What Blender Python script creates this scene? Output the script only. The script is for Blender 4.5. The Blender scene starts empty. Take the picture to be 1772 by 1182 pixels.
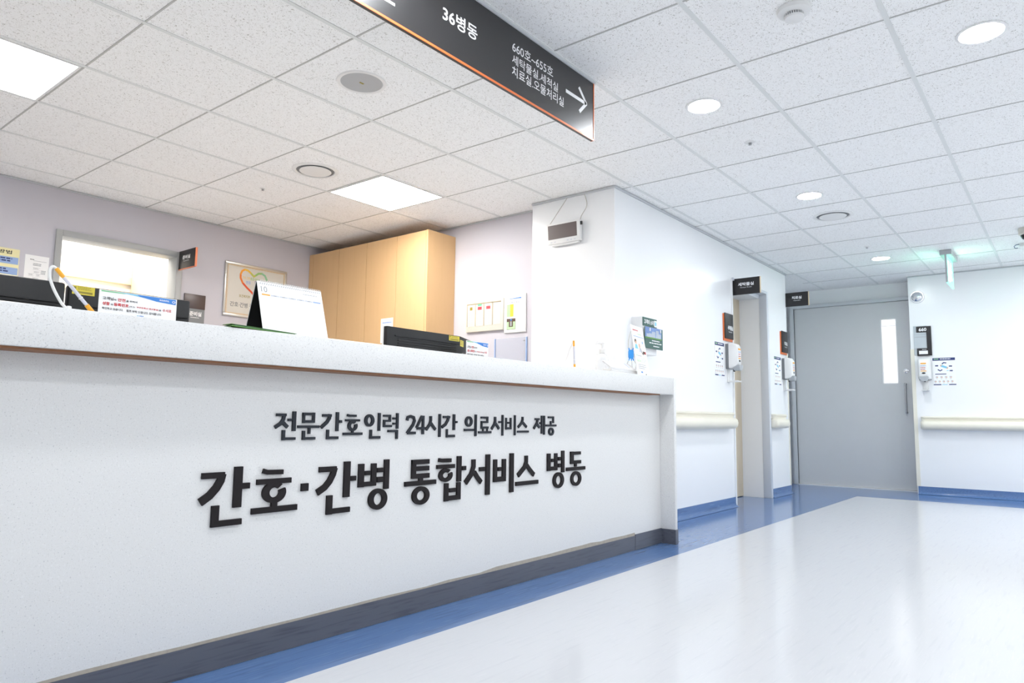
import bpy, bmesh, math, random
from mathutils import Vector, Matrix
random.seed(7)
PI = math.pi
scene = bpy.context.scene
col = scene.collection

# ------------------------------------------------------------------ camera, world, exposure
HC = 0.75                      # camera height
CZ = 2.346                     # ceiling height
CAM_R = [[0.6229979, -0.7821260, 0.0123517], [0.0922884, 0.0578132, -0.9940526], [0.7767602, 0.6204326, 0.1081987]]
cd = bpy.data.cameras.new('camera')
cam = bpy.data.objects.new('camera', cd)
col.objects.link(cam)
cd.sensor_width = 36.0
cd.lens = 1216.39 / 1772 * 36
cd.clip_start = 0.05
r0, r1, r2 = [Vector(v) for v in CAM_R]
M = Matrix((r0, -r1, -r2)).transposed().to_4x4()
M.translation = Vector((0, 0, HC))
cam.matrix_world = M
scene.camera = cam

wd = bpy.data.worlds.new('world')
scene.world = wd
wd.use_nodes = True
wd.node_tree.nodes['Background'].inputs[0].default_value = (0.85, 0.92, 1.0, 1)
wd.node_tree.nodes['Background'].inputs[1].default_value = 0.3
scene.view_settings.view_transform = 'Standard'
scene.view_settings.look = 'None'
scene.view_settings.gamma = 1
scene.view_settings.use_curve_mapping = False
scene.view_settings.exposure = 1.1
scene.cycles.diffuse_bounces = 7
scene.cycles.max_bounces = 12
PANEL_E, DOWN_E, ROOM_E = 18.5, 87.0, 6.5     # lamp strengths

# ------------------------------------------------------------------ materials
MATS = {}
def mat(name, c, rough=0.5, metal=0.0, spec=0.5, emit=0, ecol=None, var=0.03, vscale=6.0, coat=0):
    m = bpy.data.materials.new(name)
    m.use_nodes = True
    nt = m.node_tree
    b = nt.nodes['Principled BSDF']
    b.inputs['Roughness'].default_value = rough
    b.inputs['Metallic'].default_value = metal
    b.inputs['Specular IOR Level'].default_value = spec
    if coat:
        b.inputs['Coat Weight'].default_value = coat
        b.inputs['Coat Roughness'].default_value = 0.05
    c4 = (*c, 1)
    if emit:
        b.inputs['Base Color'].default_value = c4
        b.inputs['Emission Color'].default_value = (*(ecol or c), 1)
        b.inputs['Emission Strength'].default_value = emit
    else:
        tc = nt.nodes.new('ShaderNodeTexCoord')
        n = nt.nodes.new('ShaderNodeTexNoise')
        n.inputs['Scale'].default_value = vscale
        n.inputs['Detail'].default_value = 3
        mx = nt.nodes.new('ShaderNodeMix')
        mx.data_type = 'RGBA'
        mx.inputs['A'].default_value = tuple(max(0, x * (1 - var)) for x in c) + (1,)
        mx.inputs['B'].default_value = tuple(min(1, x * (1 + var)) for x in c) + (1,)
        nt.links.new(tc.outputs['Object'], n.inputs['Vector'])
        nt.links.new(n.outputs['Fac'], mx.inputs['Factor'])
        nt.links.new(mx.outputs['Result'], b.inputs['Base Color'])
    MATS[name] = m
    return m

def speckled(name, base, dots, rough=0.4, spec=0.5, stretch=(1, 1, 1)):
    """base colour with layers of small marks: dots = [(scale, threshold, softness, colour, kind)]"""
    m = bpy.data.materials.new(name)
    m.use_nodes = True
    nt = m.node_tree
    b = nt.nodes['Principled BSDF']
    b.inputs['Roughness'].default_value = rough
    b.inputs['Specular IOR Level'].default_value = spec
    tc = nt.nodes.new('ShaderNodeTexCoord')
    mp = nt.nodes.new('ShaderNodeMapping')
    mp.inputs['Scale'].default_value = stretch
    nt.links.new(tc.outputs['Object'], mp.inputs['Vector'])
    rgb = nt.nodes.new('ShaderNodeRGB')
    rgb.outputs[0].default_value = (*base, 1)
    cur = rgb.outputs[0]
    for sc, th, soft, c, dist in dots:
        n = nt.nodes.new('ShaderNodeTexNoise')
        n.inputs['Scale'].default_value = sc
        n.inputs['Detail'].default_value = 1.5
        n.inputs['Distortion'].default_value = dist
        nt.links.new(mp.outputs[0], n.inputs['Vector'])
        mr = nt.nodes.new('ShaderNodeMapRange')
        mr.inputs['From Min'].default_value = th
        mr.inputs['From Max'].default_value = th + soft
        nt.links.new(n.outputs['Fac'], mr.inputs['Value'])
        mx = nt.nodes.new('ShaderNodeMix')
        mx.data_type = 'RGBA'
        mx.inputs['B'].default_value = (*c, 1)
        nt.links.new(mr.outputs[0], mx.inputs['Factor'])
        nt.links.new(cur, mx.inputs['A'])
        cur = mx.outputs['Result']
    nt.links.new(cur, b.inputs['Base Color'])
    MATS[name] = m
    return m

speckled('ceiling_tile', (0.91, 0.912, 0.91), [(140, 0.63, 0.03, (0.45, 0.435, 0.41), 1.6), (300, 0.66, 0.03, (0.60, 0.58, 0.55), 0.5)], 0.9, 0.15)
speckled('counter_stone', (0.71, 0.71, 0.70), [(225, 0.65, 0.05, (0.52, 0.525, 0.53), 0), (380, 0.635, 0.06, (0.57, 0.555, 0.53), 0), (170, 0.60, 0.1, (0.75, 0.75, 0.745), 0)], 0.32, 0.45)
speckled('floor_white', (0.585, 0.595, 0.615), [(60, 0.56, 0.16, (0.56, 0.57, 0.595), 0.3), (150, 0.60, 0.1, (0.605, 0.61, 0.63), 0)], 0.15, 0.32, (0.08, 1, 1))
speckled('floor_blue', (0.095, 0.18, 0.37), [(60, 0.54, 0.12, (0.08, 0.15, 0.31), 0.3), (120, 0.60, 0.08, (0.125, 0.22, 0.42), 0)], 0.15, 0.4, (0.06, 1, 1))
speckled('wood_tan', (0.66, 0.43, 0.22), [(40, 0.50, 0.2, (0.645, 0.42, 0.213), 0.4), (140, 0.62, 0.1, (0.672, 0.44, 0.227), 0)], 0.38, 0.4, (1, 1, 0.05))
speckled('wood_pale', (0.58, 0.50, 0.38), [(40, 0.50, 0.2, (0.55, 0.47, 0.35), 0.4)], 0.45, 0.4, (1, 1, 0.05))
speckled('kick_steel', (0.10, 0.107, 0.13), [(30, 0.52, 0.2, (0.07, 0.075, 0.095), 0.5)], 0.32, 0.5, (0.2, 1, 3))
mat('grid', (0.72, 0.735, 0.73), 0.55)
mat('grid_dark', (0.46, 0.46, 0.45), 0.6)
mat('wall_white', (0.86, 0.87, 0.88), 0.24, var=0.006)
mat('wall_lilac', (0.545, 0.53, 0.578), 0.55, var=0.012)
mat('wall_room', (0.9, 0.9, 0.88), 0.6)
mat('plywood', (0.26, 0.11, 0.045), 0.6, var=0.2, vscale=20)
mat('adhesive', (0.40, 0.36, 0.30), 0.8, var=0.2, vscale=60)
mat('letter_dark', (0.016, 0.013, 0.014), 0.6, spec=0.2)
mat('letter_grey', (0.03, 0.034, 0.042), 0.6, spec=0.2)
mat('sign_black', (0.020, 0.019, 0.020), 0.37, spec=0.7)
mat('sign_plate', (0.022, 0.02, 0.021), 0.45, spec=0.4)
mat('sign_orange', (0.72, 0.17, 0.045), 0.4)
mat('sign_white', (0.85, 0.85, 0.86), 0.5)
mat('lens', (1, 1, 1), emit=PANEL_E, ecol=(1.0, 0.965, 0.915))
mat('down_lens', (1, 1, 1), emit=DOWN_E, ecol=(0.935, 0.965, 1.0))
mat('room_lens', (1, 1, 1), emit=ROOM_E, ecol=(1.0, 0.97, 0.92))
mat('doorway_grey', (0.40, 0.41, 0.41), 0.4)
mat('treat_lens', (1, 1, 1), emit=3.0, ecol=(1.0, 0.98, 0.96))
mat('cream_shelf', (0.86, 0.72, 0.50), 0.5)
mat('white_metal', (0.80, 0.80, 0.80), 0.35)
mat('white_plastic', (0.78, 0.78, 0.77), 0.35)
mat('cream_plastic', (0.64, 0.62, 0.55), 0.4)
mat('cream_rail', (0.80, 0.765, 0.66), 0.38)
mat('grey_plastic', (0.20, 0.21, 0.22), 0.4)
mat('mid_grey', (0.42, 0.44, 0.46), 0.4)
mat('pale_grey', (0.50, 0.54, 0.57), 0.5)
mat('door_grey', (0.59, 0.60, 0.605), 0.45, var=0.02)
mat('frame_grey', (0.55, 0.57, 0.59), 0.4)
mat('reveal_grey', (0.64, 0.67, 0.71), 0.4)
mat('black_plastic', (0.013, 0.013, 0.014), 0.42, spec=0.35)
mat('black_gloss', (0.012, 0.012, 0.013), 0.12)
mat('screen', (0.085, 0.06, 0.058), 0.35)
mat('paper', (0.86, 0.86, 0.86), 0.7, var=0.01)
mat('paper_cream', (0.64, 0.62, 0.57), 0.4)
mat('ink', (0.03, 0.03, 0.035), 0.7)
mat('ink_grey', (0.33, 0.34, 0.36), 0.7)
mat('ink_pale', (0.58, 0.60, 0.66), 0.7)
mat('ink_navy', (0.03, 0.045, 0.16), 0.6)
mat('ink_red', (0.58, 0.04, 0.05), 0.7)
mat('ink_blue', (0.05, 0.22, 0.62), 0.6)
mat('ink_cyan', (0.20, 0.55, 0.75), 0.6)
mat('ink_green', (0.22, 0.52, 0.26), 0.6)
mat('ink_lime', (0.45, 0.80, 0.38), 0.6)
mat('ink_orange', (0.90, 0.42, 0.05), 0.6)
mat('ink_skin', (0.72, 0.46, 0.32), 0.6)
mat('ink_brown', (0.10, 0.06, 0.04), 0.6)
mat('pale_blue', (0.30, 0.42, 0.68), 0.6)
mat('pale_yellow', (0.80, 0.74, 0.42), 0.6)
mat('yellow', (0.72, 0.60, 0.06), 0.5)
mat('olive', (0.30, 0.25, 0.04), 0.6)
mat('deep_green', (0.035, 0.105, 0.085), 0.4)
mat('cover_green', (0.10, 0.26, 0.045), 0.45)
mat('photo_sky', (0.16, 0.26, 0.52), 0.4, var=0.35, vscale=25)
mat('photo_grey', (0.42, 0.47, 0.55), 0.4, var=0.3, vscale=60)
mat('gold_frame', (0.66, 0.53, 0.36), 0.3, metal=0.35)
mat('silver', (0.62, 0.60, 0.56), 0.28, metal=0.6)
mat('chrome', (0.75, 0.76, 0.78), 0.12, metal=1.0)
mat('steel', (0.45, 0.45, 0.46), 0.3, metal=0.9)
mat('purple', (0.20, 0.10, 0.25), 0.6)
mat('bug_blue', (0.03, 0.28, 0.72), 0.4)
mat('wire', (0.45, 0.43, 0.38), 0.5)
mat('pen_orange', (0.86, 0.40, 0.02), 0.35)
mat('pen_clear', (0.62, 0.62, 0.70), 0.2)
mat('exit_face', (0.2, 0.9, 0.6), emit=1.6, ecol=(0.12, 0.80, 0.50))
mat('exit_white', (1, 1, 1), emit=2.6, ecol=(0.85, 1.0, 0.93))
mat('led_red', (0.6, 0.03, 0.04), emit=0.9, ecol=(0.75, 0.05, 0.07))
mat('led_green', (0.05, 0.5, 0.15), emit=0.7, ecol=(0.1, 0.6, 0.2))
for k, cc in enumerate([(0.72, 0.09, 0.03), (0.80, 0.20, 0.03), (0.85, 0.34, 0.04), (0.80, 0.50, 0.06), (0.50, 0.52, 0.10), (0.28, 0.50, 0.16), (0.25, 0.50, 0.30)]):
    mat('heart_%d' % k, cc, 0.5)

def glassy(name, tint, gloss=0.1, alpha=0.9):
    m = bpy.data.materials.new(name)
    m.use_nodes = True
    nt = m.node_tree
    nt.nodes.remove(nt.nodes['Principled BSDF'])
    out = nt.nodes['Material Output']
    t = nt.nodes.new('ShaderNodeBsdfTransparent')
    t.inputs[0].default_value = (*tint, 1)
    g = nt.nodes.new('ShaderNodeBsdfPrincipled')
    g.inputs['Base Color'].default_value = (*tint, 1)
    g.inputs['Roughness'].default_value = gloss
    mx = nt.nodes.new('ShaderNodeMixShader')
    mx.inputs[0].default_value = alpha
    nt.links.new(g.outputs[0], mx.inputs[1])
    nt.links.new(t.outputs[0], mx.inputs[2])
    nt.links.new(mx.outputs[0], out.inputs[0])
    MATS[name] = m
glassy('glass', (0.97, 0.98, 1.0), 0.05, 0.9)
glassy('acrylic', (0.9, 0.91, 0.95), 0.08, 0.72)
glassy('bottle_plastic', (0.93, 0.94, 0.95), 0.2, 0.35)

# ------------------------------------------------------------------ mesh helpers
class Fr:
    """a local drawing plane: origin, right, up, and n = towards the viewer"""
    def __init__(s, o, u, v):
        s.o = Vector(o); s.u = Vector(u).normalized(); s.v = Vector(v).normalized(); s.n = s.u.cross(s.v)
    def p(s, a, b, h=0):
        return s.o + s.u * a + s.v * b + s.n * h
def facing_y(x, y, z): return Fr((x, y, z), (1, 0, 0), (0, 0, 1))      # on a wall that looks towards -Y
def facing_x(x, y, z): return Fr((x, y, z), (0, -1, 0), (0, 0, 1))     # on a wall that looks towards -X

TEXT_CACHE = {}
def text_mesh(body, bold):
    key = (body, bold)
    if key not in TEXT_CACHE:
        cu = bpy.data.curves.new('lettering', 'FONT')
        cu.body = body
        cu.size = 1.0
        cu.offset = bold
        cu.resolution_u = 3
        o = bpy.data.objects.new('lettering', cu)
        col.objects.link(o)
        bpy.context.view_layer.update()
        dg = bpy.context.evaluated_depsgraph_get()
        me = bpy.data.meshes.new_from_object(o.evaluated_get(dg))
        vs = [tuple(v.co) for v in me.vertices]
        fs = [tuple(p.vertices) for p in me.polygons]
        bpy.data.objects.remove(o)
        bpy.data.meshes.remove(me)
        if vs:
            x0 = min(v[0] for v in vs); x1 = max(v[0] for v in vs)
            y0 = min(v[1] for v in vs); y1 = max(v[1] for v in vs)
        else:
            x0 = y0 = 0; x1 = y1 = 1
        TEXT_CACHE[key] = (vs, fs, x0, x1, y0, y1)
    return TEXT_CACHE[key]

class MB:
    def __init__(s): s.v = []; s.f = []; s.m = []; s.sm = []; s.mats = []
    def mi(s, m):
        if m not in s.mats: s.mats.append(m)
        return s.mats.index(m)
    def add(s, vs, fs, m, smooth=False):
        b = len(s.v); k = s.mi(m)
        s.v += [Vector(v) for v in vs]
        for f in fs:
            s.f.append([b + i for i in f]); s.m.append(k); s.sm.append(smooth)
        return s
    def box(s, x0, x1, y0, y1, z0, z1, m, bev=0, seg=2):
        if bev:
            bm = bmesh.new()
            bmesh.ops.create_cube(bm, size=1)
            for v in bm.verts:
                v.co = Vector(((x0 + x1) / 2 + v.co.x * (x1 - x0), (y0 + y1) / 2 + v.co.y * (y1 - y0), (z0 + z1) / 2 + v.co.z * (z1 - z0)))
            bmesh.ops.bevel(bm, geom=list(bm.edges), offset=bev, segments=seg, affect='EDGES', profile=0.5)
            bm.verts.index_update()
            s.add([v.co.copy() for v in bm.verts], [[v.index for v in f.verts] for f in bm.faces], m)
            bm.free()
            return s
        vs = [(x, y, z) for x in (x0, x1) for y in (y0, y1) for z in (z0, z1)]
        return s.add(vs, [(0, 1, 3, 2), (4, 6, 7, 5), (0, 4, 5, 1), (2, 3, 7, 6), (0, 2, 6, 4), (1, 5, 7, 3)], m)
    def fbox(s, fr, a0, a1, b0, b1, h0, h1, m, bev=0):
        """box in a plane frame"""
        t = MB(); t.box(a0, a1, b0, b1, h0, h1, m, bev)
        return s.add([fr.p(*v) for v in t.v], t.f, m)
    def rect(s, fr, a0, b0, a1, b1, h, m):
        return s.add([fr.p(a0, b0, h), fr.p(a1, b0, h), fr.p(a1, b1, h), fr.p(a0, b1, h)], [(0, 1, 2, 3)], m)
    def poly(s, fr, pts, h, m):
        return s.add([fr.p(a, b, h) for a, b in pts], [tuple(range(len(pts)))], m)
    def prism(s, fr, pts, h0, h1, m):
        n = len(pts)
        vs = [fr.p(a, b, h0) for a, b in pts] + [fr.p(a, b, h1) for a, b in pts]
        fs = [tuple(range(n, 2 * n)), tuple(range(n - 1, -1, -1))] + [(i, (i + 1) % n, n + (i + 1) % n, n + i) for i in range(n)]
        return s.add(vs, fs, m)
    def strip(s, fr, L, Rr, h0, h1, m):
        """solid ribbon between two outlines"""
        n = len(L)
        vs = []
        for a, b in zip(L, Rr):
            vs += [fr.p(*a, h0), fr.p(*b, h0), fr.p(*a, h1), fr.p(*b, h1)]
        fs = [(0, 1, 3, 2), (4 * n - 4, 4 * n - 2, 4 * n - 1, 4 * n - 3)]
        for i in range(n - 1):
            k = 4 * i
            fs += [(k, k + 4, k + 5, k + 1), (k + 2, k + 3, k + 7, k + 6), (k, k + 2, k + 6, k + 4), (k + 1, k + 5, k + 7, k + 3)]
        return s.add(vs, fs, m)
    def stroke(s, fr, pts, w, h0, h1, m):
        pts = [Vector(p) for p in pts]; L = []; Rr = []
        for i, p in enumerate(pts):
            d = (pts[min(i + 1, len(pts) - 1)] - pts[max(i - 1, 0)]).normalized()
            nn = Vector((-d.y, d.x)) * w / 2
            L.append(tuple(p + nn)); Rr.append(tuple(p - nn))
        return s.strip(fr, L, Rr, h0, h1, m)
    def ring(s, fr, cx, cy, rx, ry, wx, wy, h0, h1, m, a0=0, a1=360, n=40):
        L = []; Rr = []
        for i in range(n + 1):
            a = math.radians(a0 + (a1 - a0) * i / n)
            L.append((cx + rx * math.cos(a), cy + ry * math.sin(a)))
            Rr.append((cx + (rx - wx) * math.cos(a), cy + (ry - wy) * math.sin(a)))
        return s.strip(fr, L, Rr, h0, h1, m)
    def disc(s, fr, cx, cy, rx, ry, h, m, n=28):
        return s.poly(fr, [(cx + rx * math.cos(2 * PI * i / n), cy + ry * math.sin(2 * PI * i / n)) for i in range(n)], h, m)
    def lathe(s, o, axis, prof, m, n=32):
        """prof = [(radius, distance along axis)]"""
        ax = Vector(axis).normalized(); o = Vector(o)
        e1 = ax.orthogonal().normalized(); e2 = ax.cross(e1)
        vs = []
        for r, h in prof:
            for i in range(n):
                a = 2 * PI * i / n
                vs.append(o + ax * h + (e1 * math.cos(a) + e2 * math.sin(a)) * max(r, 1e-5))
        fs = []
        for j in range(len(prof) - 1):
            for i in range(n):
                i2 = (i + 1) % n
                fs.append((j * n + i, j * n + i2, (j + 1) * n + i2, (j + 1) * n + i))
        fs.append(tuple(range(n - 1, -1, -1)))
        fs.append(tuple(range((len(prof) - 1) * n, len(prof) * n)))
        return s.add(vs, fs, m, True)
    def tube(s, pts, r, m, n=8):
        pts = [Vector(p) for p in pts]
        vs = []; prev = None
        for i, p in enumerate(pts):
            d = (pts[min(i + 1, len(pts) - 1)] - pts[max(i - 1, 0)]).normalized()
            e1 = prev - d * prev.dot(d) if prev is not None else d.orthogonal()
            if e1.length < 1e-6: e1 = d.orthogonal()
            e1.normalize(); prev = e1; e2 = d.cross(e1)
            rr = r[i] if isinstance(r, (list, tuple)) else r
            for k in range(n):
                a = 2 * PI * k / n
                vs.append(p + (e1 * math.cos(a) + e2 * math.sin(a)) * rr)
        fs = []
        for j in range(len(pts) - 1):
            for k in range(n):
                k2 = (k + 1) % n
                fs.append((j * n + k, j * n + k2, (j + 1) * n + k2, (j + 1) * n + k))
        fs += [tuple(range(n - 1, -1, -1)), tuple(range((len(pts) - 1) * n, len(pts) * n))]
        return s.add(vs, fs, m, True)
    def text(s, fr, body, a0, b0, a1, b1, m, h=0.0006, bold=0.0):
        """print fitted into the box a0..a1, b0..b1 of the frame"""
        vs, fs, x0, x1, y0, y1 = text_mesh(body, bold)
        sx = (a1 - a0) / max(x1 - x0, 1e-6); sy = (b1 - b0) / max(y1 - y0, 1e-6)
        return s.add([fr.p(a0 + (x - x0) * sx, b0 + (y - y0) * sy, h) for x, y, z in vs], fs, m)
    def lines(s, fr, a0, b0, a1, b1, n, m, h=0.0006, fill=0.5):
        """rows of illegible small print"""
        st = (b1 - b0) / n
        for i in range(n):
            x = a0; end = a0 + (a1 - a0) * random.uniform(0.75, 1)
            while x < end - 1e-6:
                w = min((a1 - a0) * random.uniform(0.06, 0.16), end - x)
                s.rect(fr, x, b1 - (i + fill) * st, x + w, b1 - i * st, h, m)
                x += w + (a1 - a0) * 0.03
        return s
    def build(s, name, parent=None):
        me = bpy.data.meshes.new(name)
        o = bpy.data.objects.new(name, me)
        col.objects.link(o)
        off = Vector((0, 0, 0))
        if parent is not None:
            o.parent = parent
            q = parent
            while q is not None:
                off += q.location; q = q.parent
        me.from_pydata([v - off for v in s.v], [], s.f)
        for m in s.mats: me.materials.append(MATS[m])
        me.polygons.foreach_set('material_index', s.m)
        me.polygons.foreach_set('use_smooth', s.sm)
        bm = bmesh.new(); bm.from_mesh(me)
        bmesh.ops.recalc_face_normals(bm, faces=bm.faces)
        bm.to_mesh(me); bm.free()
        me.set_sharp_from_angle(angle=math.radians(38))
        me.update()
        return o

def tag(o, label, cat, group=None):
    o['label'] = label; o['category'] = cat
    if group: o['group'] = group
    return o
def thing(name, loc, label, cat, group=None):
    o = bpy.data.objects.new(name, None)
    o.empty_display_size = 0.05
    o.location = loc
    col.objects.link(o)
    return tag(o, label, cat, group)
def struct(o):
    o['kind'] = 'structure'
    return o
def copy_thing(root, loc, label, group=None):
    r = root.copy(); col.objects.link(r); r.location = loc
    r['label'] = label
    if group: r['group'] = group
    for ch in list(root.children):
        c = ch.copy(); col.objects.link(c); c.parent = r
        for g in ch.children:
            d = g.copy(); col.objects.link(d); d.parent = c
    return r

# ================================================================== THE SETTING
WY = 2.383                    # corridor wall with the doors
FX = 8.64                     # far wall
BY = 5.58                     # lilac back wall of the station
SX = 4.22                     # lilac side wall of the station
PX = 4.09                     # white pillar face
GX, GY, GT = 1.781, 2.295, 0.6   # ceiling grid

f = MB()
xs = [-3.2, 7.9, 9.0, 10.6]; ys = [-1.8, 1.787, 2.75, 8.0]
for i in range(3):
    for j in range(3):
        blue = (j == 1) or (i == 1 and j == 0)
        f.box(xs[i], xs[i + 1], ys[j], ys[j + 1], -0.05, 0, 'floor_blue' if blue else 'floor_white')
struct(f.build('floor'))

# ceiling: mineral tiles with a metal grid
c = MB()
c.box(-3.2, 9.0, -1.8, BY + 0.12, CZ, CZ + 0.05, 'ceiling_tile')
ceiling = struct(c.build('ceiling'))
g = MB()
def clear_spans(y):            # where bars along X are not inside a wall
    return [(-3.1, 8.89)] if 1.40 < y < 2.38 else ([(-3.1, 8.63)] if y < 1.40 else ([(-3.1, 4.09)] if y < 3.09 else [(-3.1, SX)]))
for j in range(-6, 6):
    y = GY + GT * j
    for a, b in clear_spans(y):
        g.box(a, b, y - 0.010, y + 0.010, CZ - 0.003, CZ + 0.001, 'grid')
for i in range(-8, 12):
    x = GX + GT * i
    top = BY if x < PX else (3.0 if x < 4.0 else WY)
    lo = -1.55 if x < FX else 1.40
    if x < 8.85: g.box(x - 0.004, x + 0.004, lo, top, CZ - 0.002, CZ + 0.001, 'grid_dark')
struct(g.build('ceiling_grid', ceiling))

w = MB()
w.box(PX, 6.175, WY, 2.70, 0, CZ, 'wall_white')
w.box(6.175, 7.06, WY, 2.70, 2.03, CZ, 'wall_white')
w.box(7.06, 7.73, WY, 2.70, 0, CZ, 'wall_white')
w.box(PX, 4.6, 2.70, 3.085, 0, CZ, 'wall_white')
struct(w.build('wall_left'))
w = MB()
w.box(SX, 4.6, 3.085, 5.75, 0, CZ, 'wall_lilac')
struct(w.build('wall_side'))
w = MB()
w.box(-3.2, 1.80, BY, BY + 0.12, 0, CZ, 'wall_lilac')
w.box(1.80, 2.68, BY, BY + 0.12, 2.03, CZ, 'wall_lilac')
w.box(2.68, SX, BY, BY + 0.12, 0, CZ, 'wall_lilac')
struct(w.build('wall_back'))
w = MB()
w.box(FX, 8.84, -1.8, 1.354, 0, CZ, 'wall_white')
struct(w.build('wall_far'))
w = MB()
w.box(8.96, 9.08, 1.0, 2.86, 2.11, CZ, 'wall_white')
w.box(8.96, 9.08, 2.63, 2.86, 0, 2.11, 'wall_white')
w.box(8.96, 9.08, 0.9, 1.49, 0, 2.11, 'wall_white')
w.box(7.73, 8.96, 2.74, 2.86, 0, CZ, 'wall_white')
struct(w.build('wall_recess'))
w = MB(); w.box(-3.2, 10.6, -1.92, -1.8, 0, CZ, 'wall_white'); struct(w.build('wall_right'))
w = MB(); w.box(-3.32, -3.2, -1.92, 8.0, 0, CZ, 'wall_white'); struct(w.build('wall_near'))

# the lit preparation room behind the station, and the treatment room behind the grey door
w = MB()
w.box(-0.5, 6.2, 7.6, 7.7, 0, 2.9, 'wall_room')
w.box(-0.6, -0.5, BY + 0.12, 7.7, 0, 2.9, 'wall_room')
w.box(6.2, 6.3, BY + 0.12, 7.7, 0, 2.9, 'wall_room')
w.box(-0.6, 6.3, BY + 0.12, 7.7, 2.9, 3.0, 'wall_room')
w.box(-0.6, 6.3, BY + 0.08, BY + 0.12, CZ + 0.05, 2.9, 'wall_room')
struct(w.build('wall_preparation'))
w = MB()
w.box(10.5, 10.6, 0.5, 3.2, 0, CZ, 'wall_room')
w.box(9.08, 10.6, 0.4, 0.5, 0, CZ, 'wall_room')
w.box(9.08, 10.6, 3.1, 3.2, 0, CZ, 'wall_room')
w.box(9.02, 10.6, 0.4, 3.2, CZ, CZ + 0.05, 'wall_room')
struct(w.build('wall_treatment'))

# angle trims where the walls meet the ceiling
t = MB(); t.box(PX - 0.012, 7.742, WY - 0.012, WY, CZ - 0.017, CZ - 0.0035, 'frame_grey'); t.box(PX - 0.012, PX, WY, 3.085, CZ - 0.017, CZ - 0.0035, 'frame_grey'); struct(t.build('trim_1'))
t = MB(); t.box(-3.1, SX, BY - 0.01, BY, CZ - 0.012, CZ - 0.0035, 'frame_grey'); struct(t.build('trim_2'))
t = MB(); t.box(FX - 0.01, FX, -1.7, 1.354, CZ - 0.012, CZ - 0.0035, 'frame_grey'); struct(t.build('trim_3'))
t = MB(); t.box(SX - 0.01, SX, 3.085, BY - 0.01, CZ - 0.012, CZ - 0.0035, 'frame_grey'); struct(t.build('trim_4'))

# coved blue skirting
def skirt(name, fr, a0, a1):
    prof = [(0.0, 0.084), (0.006, 0.084), (0.007, 0.03), (0.012, 0.015), (0.024, 0.004), (0.035, 0.0015), (0.0, 0.0015)]
    b = MB()
    n = len(prof)
    vs = [fr.p(a0, z, h) for h, z in prof] + [fr.p(a1, z, h) for h, z in prof]
    b.add(vs, [tuple(range(n)), tuple(range(2 * n - 1, n - 1, -1))] + [(i, (i + 1) % n, n + (i + 1) % n, n + i) for i in range(n)], 'floor_blue')
    return struct(b.build(name))
skirt('baseboard_left', facing_y(0, WY, 0), 4.10, 6.165)
skirt('baseboard_middle', facing_y(0, WY, 0), 7.115, 7.72)
skirt('baseboard_far', facing_x(FX, 0, 0), -1.345, 1.75)

# door_1: grey lined opening in the corridor wall with a wooden leaf at the back
d = struct(bpy.data.objects.new('door_1', None)); col.objects.link(d); d.location = (6.6, 2.5, 0)
b = MB()
b.box(6.16, 6.178, WY - 0.012, 2.64, 0, 2.03, 'wall_white')
b.box(7.055, 7.105, WY - 0.02, 2.44, 0, 2.05, 'reveal_grey', 0.003)
b.box(7.068, 7.105, 2.44, 2.66, 0, 2.05, 'reveal_grey')
b.box(6.178, 7.055, WY - 0.02, 2.44, 2.022, 2.05, 'reveal_grey', 0.003)
b.box(6.178, 7.068, 2.44, 2.66, 1.985, 2.03, 'reveal_grey')
struct(b.build('frame', d))
b = MB(); b.box(6.18, 7.066, 2.645, 2.69, 0.006, 1.985, 'wood_pale'); struct(b.build('leaf', d))

# door_2: grey sliding door of the treatment room
d = struct(bpy.data.objects.new('door_2', None)); col.objects.link(d); d.location = (8.92, 2.0, 0)
b = MB()
y0, y1, z0, z1 = 1.531, 1.688, 1.19, 1.928
X0, X1 = 8.905, 8.945
b.box(X0, X1, 1.20, y0, 0.012, 2.125, 'door_grey'); b.box(X0, X1, y1, 2.648, 0.012, 2.125, 'door_grey')
b.box(X0, X1, y0, y1, 0.012, z0, 'door_grey'); b.box(X0, X1, y0, y1, z1, 2.125, 'door_grey')
struct(b.build('leaf', d))
b = MB(); b.box(8.92, 8.926, y0, y1, z0, z1, 'glass'); struct(b.build('vision_panel', d))
b = MB()
for (a0, a1, b0, b1) in ((y0 - 0.004, y0 + 0.006, z0, z1), (y1 - 0.006, y1 + 0.004, z0, z1)):
    b.box(X0 - 0.002, X0 + 0.004, a0, a1, b0, b1, 'white_metal')
b.box(X0 - 0.002, X0 + 0.004, y0, y1, z0 - 0.004, z0 + 0.006, 'white_metal'); b.box(X0 - 0.002, X0 + 0.004, y0, y1, z1 - 0.006, z1 + 0.004, 'white_metal')
struct(b.build('glazing_bead', d))
b = MB()
b.box(8.875, 8.96, 2.652, 2.697, 0, 2.17, 'frame_grey', 0.003); b.box(8.875, 8.96, 1.0, 2.652, 2.128, 2.17, 'frame_grey', 0.003)
b.box(8.895, 8.90, 2.648, 2.652, 0, 2.128, 'ink')
struct(b.build('frame', d))
b = MB()
b.tube([(X0, 1.462, 1.18), (X0 - 0.035, 1.462, 1.185), (X0 - 0.04, 1.462, 1.17), (X0 - 0.04, 1.462, 0.875), (X0 - 0.035, 1.462, 0.862), (X0, 1.462, 0.865)], 0.011, 'steel', 10)
struct(b.build('door_handle', d))
b = MB(); b.lathe((X0, 1.455, 1.329), (-1, 0, 0), [(0.024, 0), (0.024, 0.006), (0.014, 0.008), (0.013, 0.02), (0.004, 0.022)], 'chrome', 20); struct(b.build('lock', d))
b = MB(); b.box(8.88, 8.96, 1.2, 2.65, 0, 0.008, 'white_metal'); struct(b.build('threshold', d))

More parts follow.
